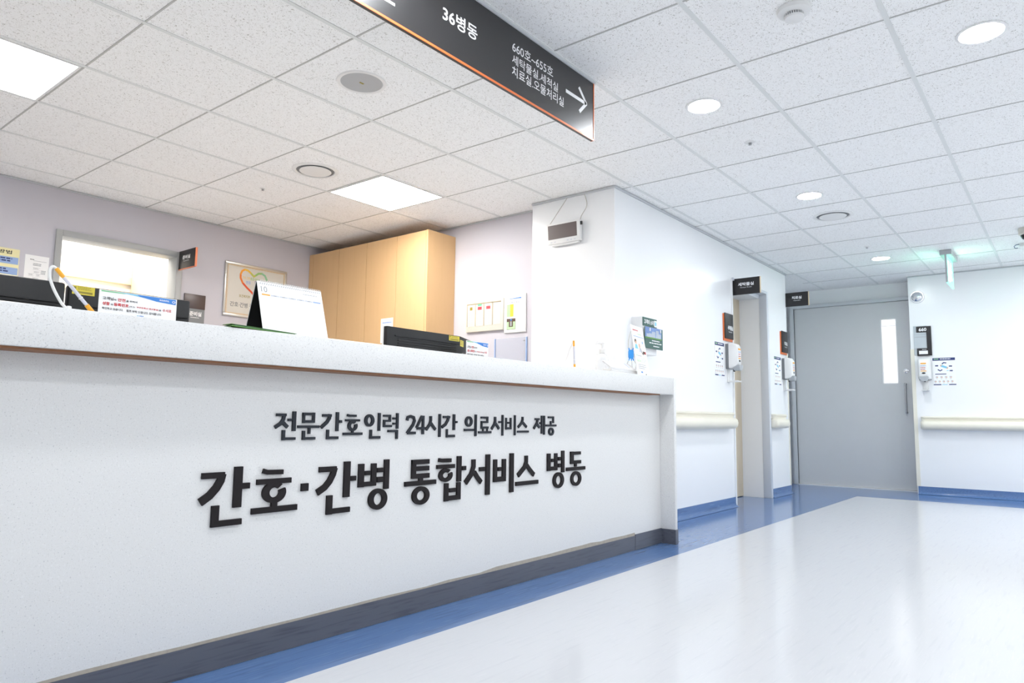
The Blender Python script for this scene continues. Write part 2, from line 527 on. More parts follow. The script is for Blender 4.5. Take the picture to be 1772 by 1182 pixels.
# door_3: grey framed doorway into the preparation room
d = struct(bpy.data.objects.new('door_3', None)); col.objects.link(d); d.location = (2.2, BY, 0)
b = MB()
b.box(1.785, 1.826, BY - 0.02, BY + 0.13, 0, 2.045, 'doorway_grey', 0.003); b.box(2.645, 2.695, BY - 0.02, BY + 0.13, 0, 2.045, 'doorway_grey', 0.003)
b.box(1.826, 2.645, BY - 0.02, BY + 0.13, 2.0, 2.045, 'doorway_grey', 0.003)
struct(b.build('frame', d))

# cream corner guards
t = MB(); t.box(7.702, 7.734, WY - 0.004, WY, 0.085, 1.545, 'cream_rail'); t.box(7.73, 7.734, WY, WY + 0.035, 0.085, 1.545, 'cream_rail'); tag(t.build('corner_guard'), 'cream corner guard strip at the end of the corridor wall beside the grey door', 'corner guard')
t = MB(); t.box(FX - 0.004, FX, 1.322, 1.358, 0.085, 1.545, 'cream_rail'); t.box(FX, 8.70, 1.354, 1.358, 0.085, 1.545, 'cream_rail'); tag(t.build('corner_guard'), 'cream corner guard strip on the far wall edge right of the grey door', 'corner guard')

# ================================================================== CEILING FITTINGS
DN = (0, 0, -1)
def panel(i, j, label):
    x0, y0 = GX + GT * i, GY + GT * j
    t = thing('ceiling_panel_light', (x0 + .3, y0 + .3, CZ), label, 'ceiling light', 'square panel lights')
    b = MB()
    for a in ((x0 + .012, x0 + .022, y0 + .012, y0 + .588), (x0 + .578, x0 + .588, y0 + .012, y0 + .588), (x0 + .022, x0 + .578, y0 + .012, y0 + .022), (x0 + .022, x0 + .578, y0 + .578, y0 + .588)):
        b.box(*a, CZ - 0.006, CZ, 'white_metal')
    b.build('frame', t)
    b = MB(); b.box(x0 + .022, x0 + .578, y0 + .022, y0 + .578, CZ - 0.005, CZ, 'lens'); b.build('diffuser', t)
panel(2, 2, 'square glowing ceiling panel light above the wooden cabinet')
panel(-2, 2, 'square glowing ceiling panel light at the left edge of the photo')

down0 = None
def downlight(x, y, label):
    global down0
    if down0 is None:
        t = down0 = thing('downlight', (x, y, CZ), label, 'downlight', 'round recessed downlights')
        b = MB(); b.lathe((x, y, CZ), DN, [(0.075, -0.001), (0.082, 0.0), (0.091, 0.001), (0.09, 0.004), (0.08, 0.006), (0.076, 0.004), (0.075, 0.001)], 'white_metal', 36); b.build('trim_ring', t)
        b = MB(); b.lathe((x, y, CZ), DN, [(0.0755, -0.001), (0.0755, 0.0035), (0.03, 0.005), (0.0, 0.0055)], 'down_lens', 36); b.build('diffuser', t)
    else:
        copy_thing(down0, (x, y, CZ), label)
downlight(3.285, 1.39, 'round lit downlight in the ceiling just right of the hanging black sign')
downlight(5.095, 1.385, 'round lit downlight in the ceiling next to a round air diffuser, over the corridor')
downlight(7.50, 1.395, 'round lit downlight farthest down the corridor, before the green exit sign')
downlight(3.32, 0.21, 'round lit downlight near the top right corner of the photo')
for x, y in ((1.49, 1.39), (-0.6, 1.39), (-2.4, 1.39), (1.49, 0.21), (-0.6, 0.21), (5.1, -0.99), (3.32, -0.99), (1.49, -0.99), (-0.6, -0.99), (6.9, -0.99), (8.0, -0.5), (6.3, -0.3), (7.2, -0.45), (8.0, -1.3)):  # unseen downlights added for corridor brightness; the first follows a glare on the sign
    downlight(x, y, 'round downlight assumed out of view, added to help light the corridor')

def diffuser(x, y, r, label):
    t = thing('air_diffuser', (x, y, CZ), label, 'air diffuser', 'round ceiling air diffusers')
    b = MB(); b.lathe((x, y, CZ), DN, [(r * .81, -0.001), (r * .81, 0.004), (r * .85, 0.008), (r * .93, 0.006), (r, 0.002), (r, 0.0)], 'white_plastic', 44); b.build('collar', t)
    b = MB(); b.lathe((x, y, CZ), DN, [(r * .81, -0.0005), (r * .81, 0.001)], 'grey_plastic', 44); b.build('throat', t)
    b = MB(); b.lathe((x, y, CZ), DN, [(r * .1, 0.001), (r * .12, 0.004), (r * .66, 0.005), (r * .68, 0.007), (r * .66, 0.010), (r * .4, 0.012), (0, 0.0125)], 'white_plastic', 44); b.build('centre_plate', t)
diffuser(5.715, 1.385, 0.145, 'round white ceiling air diffuser over the corridor beyond two downlights')
diffuser(2.672, 3.80, 0.15, 'round white ceiling air diffuser beside the square panel light over the station')

t = thing('ceiling_speaker', (2.06, 2.59, CZ), 'flat round grey ceiling speaker left of the hanging black sign', 'speaker')
b = MB(); b.lathe((2.06, 2.59, CZ), DN, [(0.10, -0.001), (0.10, 0.004), (0.106, 0.007), (0.116, 0.005), (0.119, 0.0)], 'white_plastic', 44); b.build('rim', t)
b = MB(); b.lathe((2.06, 2.59, CZ), DN, [(0.1005, -0.001), (0.1005, 0.0035), (0.05, 0.0042), (0, 0.0045)], 'mid_grey', 44); b.build('grille', t)
b = MB(); b.box(2.048, 2.072, 2.585, 2.595, CZ - 0.0055, CZ - 0.004, 'olive'); b.build('badge', t)

t = thing('smoke_detector', (2.69, 0.765, CZ), 'round white smoke detector on the ceiling at the top edge of the photo', 'smoke detector')
b = MB(); b.lathe((2.69, 0.765, CZ), DN, [(0.062, -0.001), (0.064, 0.004), (0.060, 0.016), (0.040, 0.022)], 'white_plastic', 36); b.build('base', t)
b = MB(); b.lathe((2.69, 0.765, CZ), DN, [(0.033, 0.021), (0.033, 0.034)], 'grey_plastic', 30)
for k in range(26):
    a = 2 * PI * k / 26
    b.box(2.69 + .0345 * math.cos(a) - .0015, 2.69 + .0345 * math.cos(a) + .0015, .765 + .0345 * math.sin(a) - .0015, .765 + .0345 * math.sin(a) + .0015, CZ - .035, CZ - .021, 'white_plastic')
b.build('sensor_cage', t)
b = MB(); b.lathe((2.69, 0.765, CZ), DN, [(0.037, 0.034), (0.035, 0.041), (0.022, 0.044), (0, 0.0445)], 'white_plastic', 30); b.build('cap', t)

def sprinkler(x, y, r, label):
    t = thing('sprinkler_head', (x, y, CZ), label, 'sprinkler', 'ceiling sprinkler heads')
    b = MB(); b.lathe((x, y, CZ), DN, [(r, -0.001), (r, 0.002), (r * .8, 0.005), (r * .45, 0.006)], 'white_plastic', 28); b.build('escutcheon', t)
    b = MB(); b.lathe((x, y, CZ), DN, [(0.012, 0.004), (0.011, 0.008), (0.006, 0.010), (0.006, 0.014), (0.010, 0.015), (0.009, 0.017), (0, 0.018)], 'steel', 18); b.build('nozzle', t)
sprinkler(3.892, 1.373, 0.032, 'small sprinkler head in the ceiling between two corridor downlights')
sprinkler(2.669, 4.408, 0.022, 'small sprinkler head in the ceiling over the station, left of the panel light')
sprinkler(6.93, 1.399, 0.026, 'small sprinkler head in the ceiling before the farthest downlight')

# exit sign
t = thing('exit_sign', (7.67, 0.85, CZ), 'green lit exit sign plate hanging from the corridor ceiling, seen edge on', 'exit sign')
b = MB(); b.box(7.46, 7.89, 0.802, 0.898, CZ - 0.045, CZ, 'mid_grey', 0.004); b.build('housing', t)
b = MB(); b.box(7.46, 7.468, 0.842, 0.858, CZ - 0.305, CZ - 0.045, 'mid_grey'); b.build('edge_strip', t)
b = MB(); b.box(7.468, 7.886, 0.844, 0.856, CZ - 0.305, CZ - 0.045, 'exit_face'); b.build('light_plate', t)
for sgn, fr in ((0, facing_y(7.468, 0.844, CZ - 0.305)), (1, Fr((7.886, 0.856, CZ - 0.305), (-1, 0, 0), (0, 0, 1)))):
    b = MB()
    b.prism(fr, [(0.05, 0.03), (0.17, 0.03), (0.17, 0.045), (0.15, 0.045), (0.15, 0.215), (0.07, 0.215), (0.07, 0.045), (0.05, 0.045)], 0.0003, 0.001, 'exit_white')
    b.disc(fr, 0.27, 0.205, 0.022, 0.022, 0.001, 'exit_white')
    b.stroke(fr, [(0.262, 0.175), (0.245, 0.11)], 0.035, 0.0003, 0.001, 'exit_white')
    b.stroke(fr, [(0.245, 0.11), (0.215, 0.085), (0.21, 0.04)], 0.02, 0.0003, 0.001, 'exit_white')
    b.stroke(fr, [(0.25, 0.11), (0.29, 0.075), (0.32, 0.07)], 0.02, 0.0003, 0.001, 'exit_white')
    b.stroke(fr, [(0.262, 0.17), (0.22, 0.15), (0.205, 0.115)], 0.015, 0.0003, 0.001, 'exit_white')
    b.stroke(fr, [(0.265, 0.17), (0.30, 0.135), (0.325, 0.15)], 0.015, 0.0003, 0.001, 'exit_white')
    b.build('pictogram', t)

# dome camera and the small box behind it
t = thing('security_camera', (7.0, 0.215, CZ), 'white ceiling dome camera with black dome at the right edge of the photo', 'security camera')
b = MB(); b.lathe((7.0, 0.215, CZ), DN, [(0.062, -0.001), (0.066, 0.012), (0.064, 0.05), (0.052, 0.058)], 'cream_plastic', 36); b.build('housing', t)
b = MB(); b.lathe((7.0, 0.215, CZ), DN, [(0.051, 0.057), (0.050, 0.07), (0.040, 0.088), (0.022, 0.098), (0, 0.101)], 'black_gloss', 36); b.build('dome', t)
t = thing('wireless_access_point', (7.62, 0.24, CZ), 'small white box with a cable loop on the ceiling behind the dome camera', 'ceiling box')
b = MB(); b.box(7.56, 7.70, 0.12, 0.30, CZ - 0.032, CZ, 'white_plastic', 0.008); b.build('housing', t)
b = MB(); b.tube([(7.58, 0.30, CZ - .006), (7.58, 0.325, CZ - .008), (7.58, 0.338, CZ - .02), (7.58, 0.335, CZ - .034), (7.58, 0.322, CZ - .04), (7.58, 0.312, CZ - .036)], 0.003, 'ink_navy'); b.build('cable', t)

# hanging direction sign
SY = 1.70
t = thing('direction_sign', (1.9, SY, CZ), 'long black ceiling sign with orange edge, white Korean text and an arrow', 'hanging sign')
b = MB(); b.box(0.55, 2.722, SY, SY + 0.016, 2.060, CZ - 0.012, 'sign_black'); b.box(0.55, 2.728, SY + 0.001, SY + 0.016, 2.0535, 2.060, 'sign_black'); b.build('panel', t)
b = MB(); b.box(0.55, 2.722, SY - 0.002, SY + 0.001, 2.0515, 2.060, 'sign_orange'); b.box(2.722, 2.728, SY - 0.002, SY + 0.017, 2.0535, CZ - 0.012, 'sign_orange'); b.build('edge_strip', t)
b = MB(); b.box(0.5, 2.735, SY - 0.006, SY + 0.022, CZ - 0.012, CZ - 0.003, 'frame_grey'); b.build('ceiling_rail', t)
fr = facing_y(0, SY, 0)
for body, a0, z0_, a1, z1_, bd in (('36병동', 1.704, 2.173, 1.893, 2.232, .016), ('660호~655호', 2.106, 2.232, 2.392, 2.275, .006), ('세탁물실.세척실', 2.106, 2.177, 2.43, 2.219, .006), ('치료실.오물처리실', 2.106, 2.126, 2.475, 2.170, .006), ('ㄴ', 1.41, 2.113, 1.478, 2.16, .02)):
    b = MB(); b.text(fr, body, a0, z0_, a1, z1_, 'sign_white', bold=bd); b.build('lettering', t)
b = MB()
b.stroke(fr, [(2.492, 2.211), (2.655, 2.211)], 0.016, 0.0003, 0.001, 'sign_white')
b.stroke(fr, [(2.598, 2.268), (2.662, 2.209)], 0.016, 0.0003, 0.001, 'sign_white')
b.stroke(fr, [(2.662, 2.213), (2.603, 2.153)], 0.016, 0.0003, 0.001, 'sign_white')
b.build('arrow', t)

# ================================================================== THE COUNTER
CF = 2.03                     # face of the counter front
ST, SB, SF = 1.007, 0.904, 1.934   # slab top, slab underside, slab front
ct = thing('nurse_station_counter', (0.5, CF, 0), 'long white speckled stone nurse station counter with dark Korean lettering', 'reception counter')
b = MB(); b.box(-2.6, 4.03, SF, 2.36, SB, ST, 'counter_stone', 0.003); b.build('counter_top', ct)
b = MB(); b.box(-2.55, 3.87, SF + 0.012, CF, SB - 0.006, SB, 'plywood'); b.build('plywood_underside', ct)
b = MB(); b.box(-2.6, 4.03, CF, 2.10, 0, SB, 'counter_stone'); b.build('front_panel', ct)
b = MB(); b.box(4.032, 4.062, SF, 2.36, 0.0, ST, 'counter_stone', 0.002); b.build('end_panel', ct)
b = MB()
b.box(-2.6, 3.70, CF - 0.004, CF, 0.002, 0.083, 'kick_steel')
b.box(3.70, 4.03, CF - 0.006, CF, 0.002, 0.09, 'kick_steel')
b.box(4.028, 4.032, SF, CF - 0.006, 0.002, 0.088, 'kick_steel')
b.box(4.028, 4.064, SF - 0.003, SF, 0.002, 0.088, 'kick_steel')
kp = b.build('kick_plate', ct)
b = MB()
fr = facing_y(0, CF, 0)
top = []
x = -2.6
rr = random.Random(3)
while x < 3.70:
    top.append((x, 0.089 + rr.uniform(0, 0.005) + (0.012 if 2.4 < x < 3.7 else 0) * (0.6 + 0.4 * rr.random())))
    x += rr.uniform(0.05, 0.16)
top.append((3.70, 0.100))
for (xa, za), (xb, zb) in zip(top, top[1:]):
    b.add([fr.p(xa, 0.080, 0.001), fr.p(xb, 0.080, 0.001), fr.p(xb, zb, 0.001), fr.p(xa, za, 0.001)], [(0, 1, 2, 3)], 'adhesive')
b.build('adhesive_strip', ct)

# raised lettering, one mesh per syllable: r = bar, c = curved stroke, o = ring
GLYPHS = [["ga",[["r",1.0773,0.5588,1.1491,0.5768],["c",[[1.1417,0.5725],[1.1368,0.5513],[1.1247,0.5307],[1.1045,0.5092],[1.0767,0.4915]],0.024],["r",1.1807,0.4673,1.2079,0.5907],["r",1.2078,0.5221,1.234,0.5399],["r",1.1132,0.4153,1.1366,0.4785],["r",1.116,0.4153,1.2118,0.433]]],["ho",[["c",[[1.278,0.5733],[1.2937,0.5683],[1.3514,0.5669]],0.015],["r",1.2581,0.5305,1.3827,0.5472],["o",1.3213,0.5032,0.0431,0.0334,0.022,-312,23],["r",1.3121,0.4573,1.3338,0.4747],["r",1.244,0.4408,1.4091,0.459]]],["dot",[["r",1.4226,0.4993,1.4501,0.5244]]],["ga",[["r",1.4915,0.5573,1.5636,0.5754],["c",[[1.5568,0.5713],[1.5502,0.5489],[1.5362,0.525],[1.517,0.5059],[1.4868,0.4898]],0.022],["r",1.5967,0.4659,1.6234,0.5898],["r",1.6257,0.521,1.6499,0.538],["r",1.5267,0.4124,1.5503,0.4771],["r",1.529,0.4137,1.6269,0.4315]]],["byeong",[["r",1.6611,0.4953,1.6861,0.5787],["r",1.7203,0.497,1.7435,0.5779],["r",1.6894,0.5365,1.7162,0.5525],["r",1.6641,0.497,1.7435,0.5133],["r",1.7816,0.4819,1.8054,0.59],["r",1.7468,0.5442,1.7774,0.5606],["r",1.7482,0.5079,1.779,0.5277],["o",1.7547,0.4475,0.0446,0.0382,0.021,0,360]]],["tong",[["r",1.9215,0.511,1.9437,0.5832],["r",1.9215,0.565,2.0159,0.5832],["r",1.9225,0.539,2.0155,0.557],["r",1.9236,0.5102,2.0178,0.5286],["r",1.9607,0.4977,1.9824,0.5148],["r",1.8871,0.4832,2.056,0.5009],["o",1.9735,0.4435,0.0468,0.0352,0.021,0,360]]],["hap",[["c",[[2.0698,0.5773],[2.087,0.5748],[2.1429,0.5736]],0.0155],["r",2.0593,0.5415,2.1645,0.5576],["o",2.1117,0.5145,0.04,0.0269,0.019,-312,23],["r",2.1795,0.484,2.2045,0.5889],["r",2.2103,0.5292,2.2337,0.5467],["r",2.106,0.4092,2.1291,0.4814],["r",2.1793,0.4116,2.2018,0.4814],["r",2.1348,0.4432,2.173,0.4598],["r",2.1077,0.4107,2.2018,0.4298]]],["seo",[["c",[[2.2825,0.5716],[2.2833,0.5417],[2.2682,0.5088],[2.2331,0.4752]],0.022],["c",[[2.2884,0.5174],[2.309,0.4945],[2.3334,0.4722]],0.02],["r",2.3635,0.4161,2.3904,0.59],["r",2.321,0.5192,2.3572,0.5369]]],["bi",[["r",2.4161,0.4672,2.4392,0.5659],["r",2.4767,0.4669,2.5012,0.5661],["r",2.4462,0.5141,2.4693,0.5312],["r",2.4179,0.4674,2.5012,0.4888],["r",2.5312,0.4147,2.5577,0.5897]]],["seu",[["c",[[2.6537,0.5751],[2.6541,0.546],[2.6388,0.5203],[2.5918,0.4862]],0.021],["c",[[2.6561,0.5327],[2.6832,0.5076],[2.715,0.4837]],0.02],["r",2.5758,0.44,2.7475,0.4582]]],["byeong",[["r",2.8226,0.4951,2.8483,0.5791],["r",2.8845,0.4956,2.9068,0.5788],["r",2.8575,0.5371,2.875,0.5531],["r",2.8234,0.4967,2.9068,0.5149],["r",2.945,0.4824,2.9681,0.5899],["r",2.9163,0.542,2.9353,0.5599],["r",2.9166,0.5082,2.9356,0.5274],["o",2.9178,0.446,0.0465,0.0387,0.02,0,360]]],["dong",[["r",3.025,0.5201,3.0526,0.5831],["r",3.025,0.566,3.1188,0.5819],["r",3.0253,0.5201,3.1211,0.5372],["r",3.0621,0.5055,3.0814,0.523],["r",2.9883,0.4871,3.1617,0.504],["o",3.0757,0.4448,0.0478,0.0369,0.019,0,360]]],["jeon",[["r",1.317,0.7467,1.3543,0.7556],["c",[[1.3472,0.7517],[1.3431,0.7351],[1.3336,0.7224],[1.3136,0.7103]],0.0115],["c",[[1.339,0.73],[1.3498,0.7199],[1.3606,0.711]],0.0115],["r",1.378,0.698,1.3911,0.7631],["r",1.3608,0.7307,1.375,0.7391],["r",1.3408,0.6686,1.3517,0.7017],["r",1.3421,0.6692,1.3917,0.6777]]],["mun",[["r",1.417,0.7247,1.4263,0.7595],["r",1.456,0.7253,1.4657,0.76],["r",1.417,0.7504,1.4644,0.7595],["r",1.4184,0.7253,1.4657,0.7343],["r",1.3988,0.708,1.4847,0.7168],["r",1.4404,0.688,1.4493,0.7082],["r",1.4181,0.6684,1.4286,0.6992],["r",1.4192,0.669,1.4698,0.6777]]],["gan",[["r",1.4971,0.7465,1.5346,0.7555],["c",[[1.5285,0.7551],[1.5259,0.7416],[1.5167,0.7281],[1.4926,0.7093]],0.0115],["r",1.5541,0.6969,1.5657,0.763],["r",1.5693,0.7255,1.5796,0.7351],["r",1.516,0.6689,1.5262,0.7021],["r",1.5172,0.6691,1.5661,0.6785]]],["ho",[["c",[[1.603,0.7533],[1.6118,0.7511],[1.6435,0.7509]],0.008],["r",1.5954,0.7308,1.6597,0.7388],["o",1.6278,0.7152,0.0216,0.0188,0.0115,-312,23],["r",1.6244,0.6909,1.6328,0.6979],["r",1.5867,0.6821,1.6727,0.6913]]],["in",[["o",1.7043,0.7347,0.0228,0.0225,0.0115,0,360],["r",1.7458,0.6962,1.7566,0.7628],["r",1.7075,0.6674,1.7178,0.7011],["r",1.7085,0.6676,1.7578,0.6775]]],["ryeok",[["r",1.7708,0.7487,1.8068,0.7565],["r",1.7986,0.7299,1.8076,0.7568],["r",1.7716,0.7299,1.8076,0.7376],["r",1.7716,0.71,1.7801,0.7376],["r",1.7724,0.7099,1.8131,0.7187],["r",1.8358,0.7039,1.8462,0.7631],["r",1.8178,0.7386,1.8305,0.7467],["r",1.8186,0.7193,1.8312,0.727],["r",1.7944,0.6912,1.8435,0.6998],["r",1.8348,0.6654,1.8445,0.6995]]],["two",[["c",[[1.8919,0.7355],[1.8948,0.7477],[1.9094,0.7515],[1.9269,0.7473],[1.9309,0.7346],[1.923,0.7184],[1.8938,0.6862]],0.0115],["r",1.8952,0.6822,1.9378,0.6923]]],["four",[["c",[[1.9711,0.7531],[1.9424,0.7068]],0.01],["r",1.945,0.7,1.9904,0.7101],["r",1.9722,0.6818,1.9833,0.7549]]],["si",[["c",[[2.0197,0.7536],[2.0203,0.7369],[2.0146,0.7202],[1.9956,0.6993]],0.0115],["c",[[2.0206,0.7258],[2.0359,0.711],[2.0479,0.6997]],0.0115],["r",2.0662,0.6696,2.0773,0.7626]]],["gan",[["r",2.0914,0.7459,2.1313,0.7554],["c",[[2.1249,0.7546],[2.1188,0.7374],[2.1056,0.7203],[2.0841,0.709]],0.0115],["r",2.1504,0.6972,2.1619,0.7625],["r",2.1683,0.7261,2.1764,0.7346],["r",2.1107,0.6671,2.1194,0.7014],["r",2.1114,0.6677,2.1617,0.6779]]],["ui",[["o",2.2481,0.7328,0.0233,0.0222,0.0115,0,360],["r",2.2198,0.6926,2.2815,0.702],["r",2.2875,0.6706,2.2984,0.7629]]],["ryo",[["r",2.3274,0.7461,2.3744,0.7545],["r",2.366,0.7266,2.3749,0.7549],["r",2.3279,0.7266,2.3749,0.7353],["r",2.3279,0.7015,2.3362,0.7353],["r",2.3285,0.7022,2.3768,0.7116],["r",2.3393,0.6902,2.3445,0.7023],["r",2.3673,0.6908,2.372,0.703],["r",2.3119,0.6817,2.3963,0.6913]]],["seo",[["c",[[2.4235,0.7543],[2.4239,0.7349],[2.4178,0.7205],[2.399,0.7]],0.0115],["c",[[2.4241,0.7267],[2.4407,0.7122],[2.4507,0.701]],0.0115],["r",2.471,0.6705,2.4811,0.7634],["r",2.4486,0.7267,2.4633,0.7358]]],["bi",[["r",2.4979,0.6974,2.5059,0.7507],["r",2.5304,0.6981,2.5391,0.7509],["r",2.5138,0.7235,2.5223,0.7319],["r",2.4989,0.6981,2.5391,0.708],["r",2.5611,0.6707,2.5706,0.7631]]],["seu",[["c",[[2.6239,0.7561],[2.6242,0.7422],[2.6159,0.7271],[2.5909,0.7077]],0.0115],["c",[[2.6244,0.7305],[2.641,0.7184],[2.6549,0.7084]],0.0115],["r",2.5847,0.6827,2.6705,0.692]]],["je",[["r",2.7207,0.7416,2.7566,0.7507],["c",[[2.7444,0.746],[2.7356,0.7273],[2.7121,0.7008]],0.0115],["c",[[2.7342,0.7251],[2.7586,0.706]],0.0115],["r",2.7711,0.676,2.7803,0.7631],["r",2.7903,0.6713,2.8011,0.7633],["r",2.7586,0.722,2.7621,0.7318]]],["gong",[["r",2.8291,0.7514,2.8756,0.7601],["r",2.8671,0.7276,2.8775,0.7604],["r",2.8475,0.7207,2.856,0.7375],["r",2.8109,0.7111,2.8977,0.7207],["o",2.8551,0.6855,0.0228,0.0193,0.0115,0,360]]]]
fr = facing_y(0, CF, 0)
for k, (gname, strokes) in enumerate(GLYPHS):
    big = k < 12
    m = 'letter_dark' if big else 'letter_grey'
    h0, h1 = 0.0, (0.008 if big else 0.0065)
    b = MB()
    for q, s in enumerate(strokes):
        e = 0.00005 * q
        if s[0] == 'r': b.prism(fr, [(s[1], s[2]), (s[3], s[2]), (s[3], s[4]), (s[1], s[4])], h0, h1 + e, m)
        elif s[0] == 'c': b.stroke(fr, s[1], s[2], h0, h1 + e, m)
        else: b.ring(fr, s[1], s[2], s[3], s[4], s[5] * 1.15, s[5] * 0.8, h0, h1 + e, m, s[6], s[7])
    b.build('letter', ct)

# desk behind the counter
t = thing('station_desk', (1.0, 2.6, 0), 'white work desk hidden behind the stone counter, under the monitors', 'desk')
b = MB(); b.box(-2.6, 3.7, 2.37, 3.05, 0.70, 0.73, 'white_plastic', 0.003); b.build('desktop', t)
for x in (-2.58, 0.5, 3.66):
    b = MB(); b.box(x, x + 0.03, 2.4, 3.0, 0, 0.70, 'white_plastic'); b.build('side_panel', t)

# ------------------------------------------------------------------ monitors seen from the back
def monitor(x0, x1, y, ztop, label, bevel=0, sticker=None, side_sticker=False, name='monitor'):
    t = thing(name, ((x0 + x1) / 2, y + 0.06, 0.73), label, 'monitor', 'monitors on the desk behind the counter')
    zb = ztop - (0.30 if not bevel else 0.36)
    b = MB()
    if bevel:
        pts = [(x0, y), (x1, y), (x1 + bevel * 0.893, y + bevel * 0.451), (x1 + bevel * 0.893, y + 0.125), (x0, y + 0.022)]
        vs = [(px, py, z) for z in (zb, ztop) for px, py in pts]
        n = len(pts)
        b.add(vs, [tuple(range(n)), tuple(range(2 * n - 1, n - 1, -1))] + [(i, (i + 1) % n, n + (i + 1) % n, n + i) for i in range(n)], 'black_plastic')
    else:
        b.box(x0, x1, y, y + 0.035, zb, ztop, 'black_plastic', 0.008)
    b.build('housing', t)
    fr = facing_y(0, y, 0)
    b = MB()
    zv = ztop - (0.05 if bevel else 0.075)
    for k in range(9): b.fbox(fr, x0 + 0.07, x1 - 0.03, zv - 0.012 * k - 0.004, zv - 0.012 * k, 0.0005, 0.004, 'black_plastic')
    b.fbox(fr, x0 + 0.05, x1 - 0.01, zv + 0.006, zv + 0.011, 0.0005, 0.006, 'black_plastic')
    b.build('vent', t)
    b = MB()
    yb = y + (0.16 if bevel else 0.035)
    if bevel:
        fb_ = Fr((x0, y + 0.0225, zb), (x1 + bevel * 0.893 - x0, 0.103, 0), (0, 0, 1))
        b.fbox(fb_, 0, 0.70, 0.01, 0.36 - 0.004, -0.010, -0.0005, 'white_plastic')
    else: b.box(x0 + 0.004, x1 - 0.004, yb, yb + 0.01, zb + 0.01, ztop - 0.006, 'white_plastic')
    b.build('front_bezel', t)
    b = MB(); b.box((x0 + x1) / 2 - 0.03, (x0 + x1) / 2 + 0.03, y + (0.14 if bevel else 0.046), y + (0.17 if bevel else 0.075), 0.745, zb + 0.06, 'black_plastic', 0.004); b.build('stand_neck', t)
    b = MB(); b.box((x0 + x1) / 2 - 0.11, (x0 + x1) / 2 + 0.11, y - 0.03, y + 0.18, 0.731, 0.746, 'black_plastic', 0.005); b.build('stand_foot', t)
    if sticker:
        b = MB(); a0, a1, s0, s1 = sticker
        b.rect(fr, a0, s0, a1, s1, 0.0006, 'yellow')
        w = a1 - a0; h = s1 - s0
        b.rect(fr, a0 + .06 * w, s0 + .64 * h, a0 + .16 * w, s0 + .9 * h, 0.0012, 'olive')
        b.lines(fr, a0 + .24 * w, s0 + .5 * h, a0 + .92 * w, s0 + .9 * h, 3, 'olive', 0.0012, 0.4)
        b.rect(fr, a0 + .1 * w, s0 + .14 * h, a0 + .9 * w, s0 + .38 * h, 0.0012, 'olive')
        b.build('sticker', t)
    if side_sticker:
        u = Vector((0.893, 0.451, 0))
        fs = Fr((x1, y, 0), u, (0, 0, 1))
        b = MB(); b.rect(fs, 0.004, ztop - 0.052, 0.07, ztop - 0.018, 0.0006, 'yellow'); b.lines(fs, 0.012, ztop - 0.048, 0.06, ztop - 0.022, 3, 'olive', 0.0012, 0.5); b.build('sticker', t)
        b = MB(); b.rect(fs, 0.04, ztop - 0.30, 0.19, ztop - 0.085, 0.0008, 'black_gloss')
        for k in range(7): b.fbox(fs, 0.15, 0.18, ztop - 0.10 - k * 0.012, ztop - 0.095 - k * 0.012, 0.001, 0.004, 'black_plastic')
        b.build('port_recess', t)
    return t
monitor(0.36, 0.858, 2.55, 1.171, 'black monitor back at the left edge of the photo, without a sticker')
monitor(0.868, 1.274, 2.55, 1.169, 'black monitor back behind the white notice card, with a yellow sticker', 0, (0.877, 0.945, 1.138, 1.166))
monitor(2.234, 2.746, 2.55, 1.181, 'wide black monitor back right of the calendar, with two yellow stickers', 0.222, (2.661, 2.742, 1.152, 1.178), True)

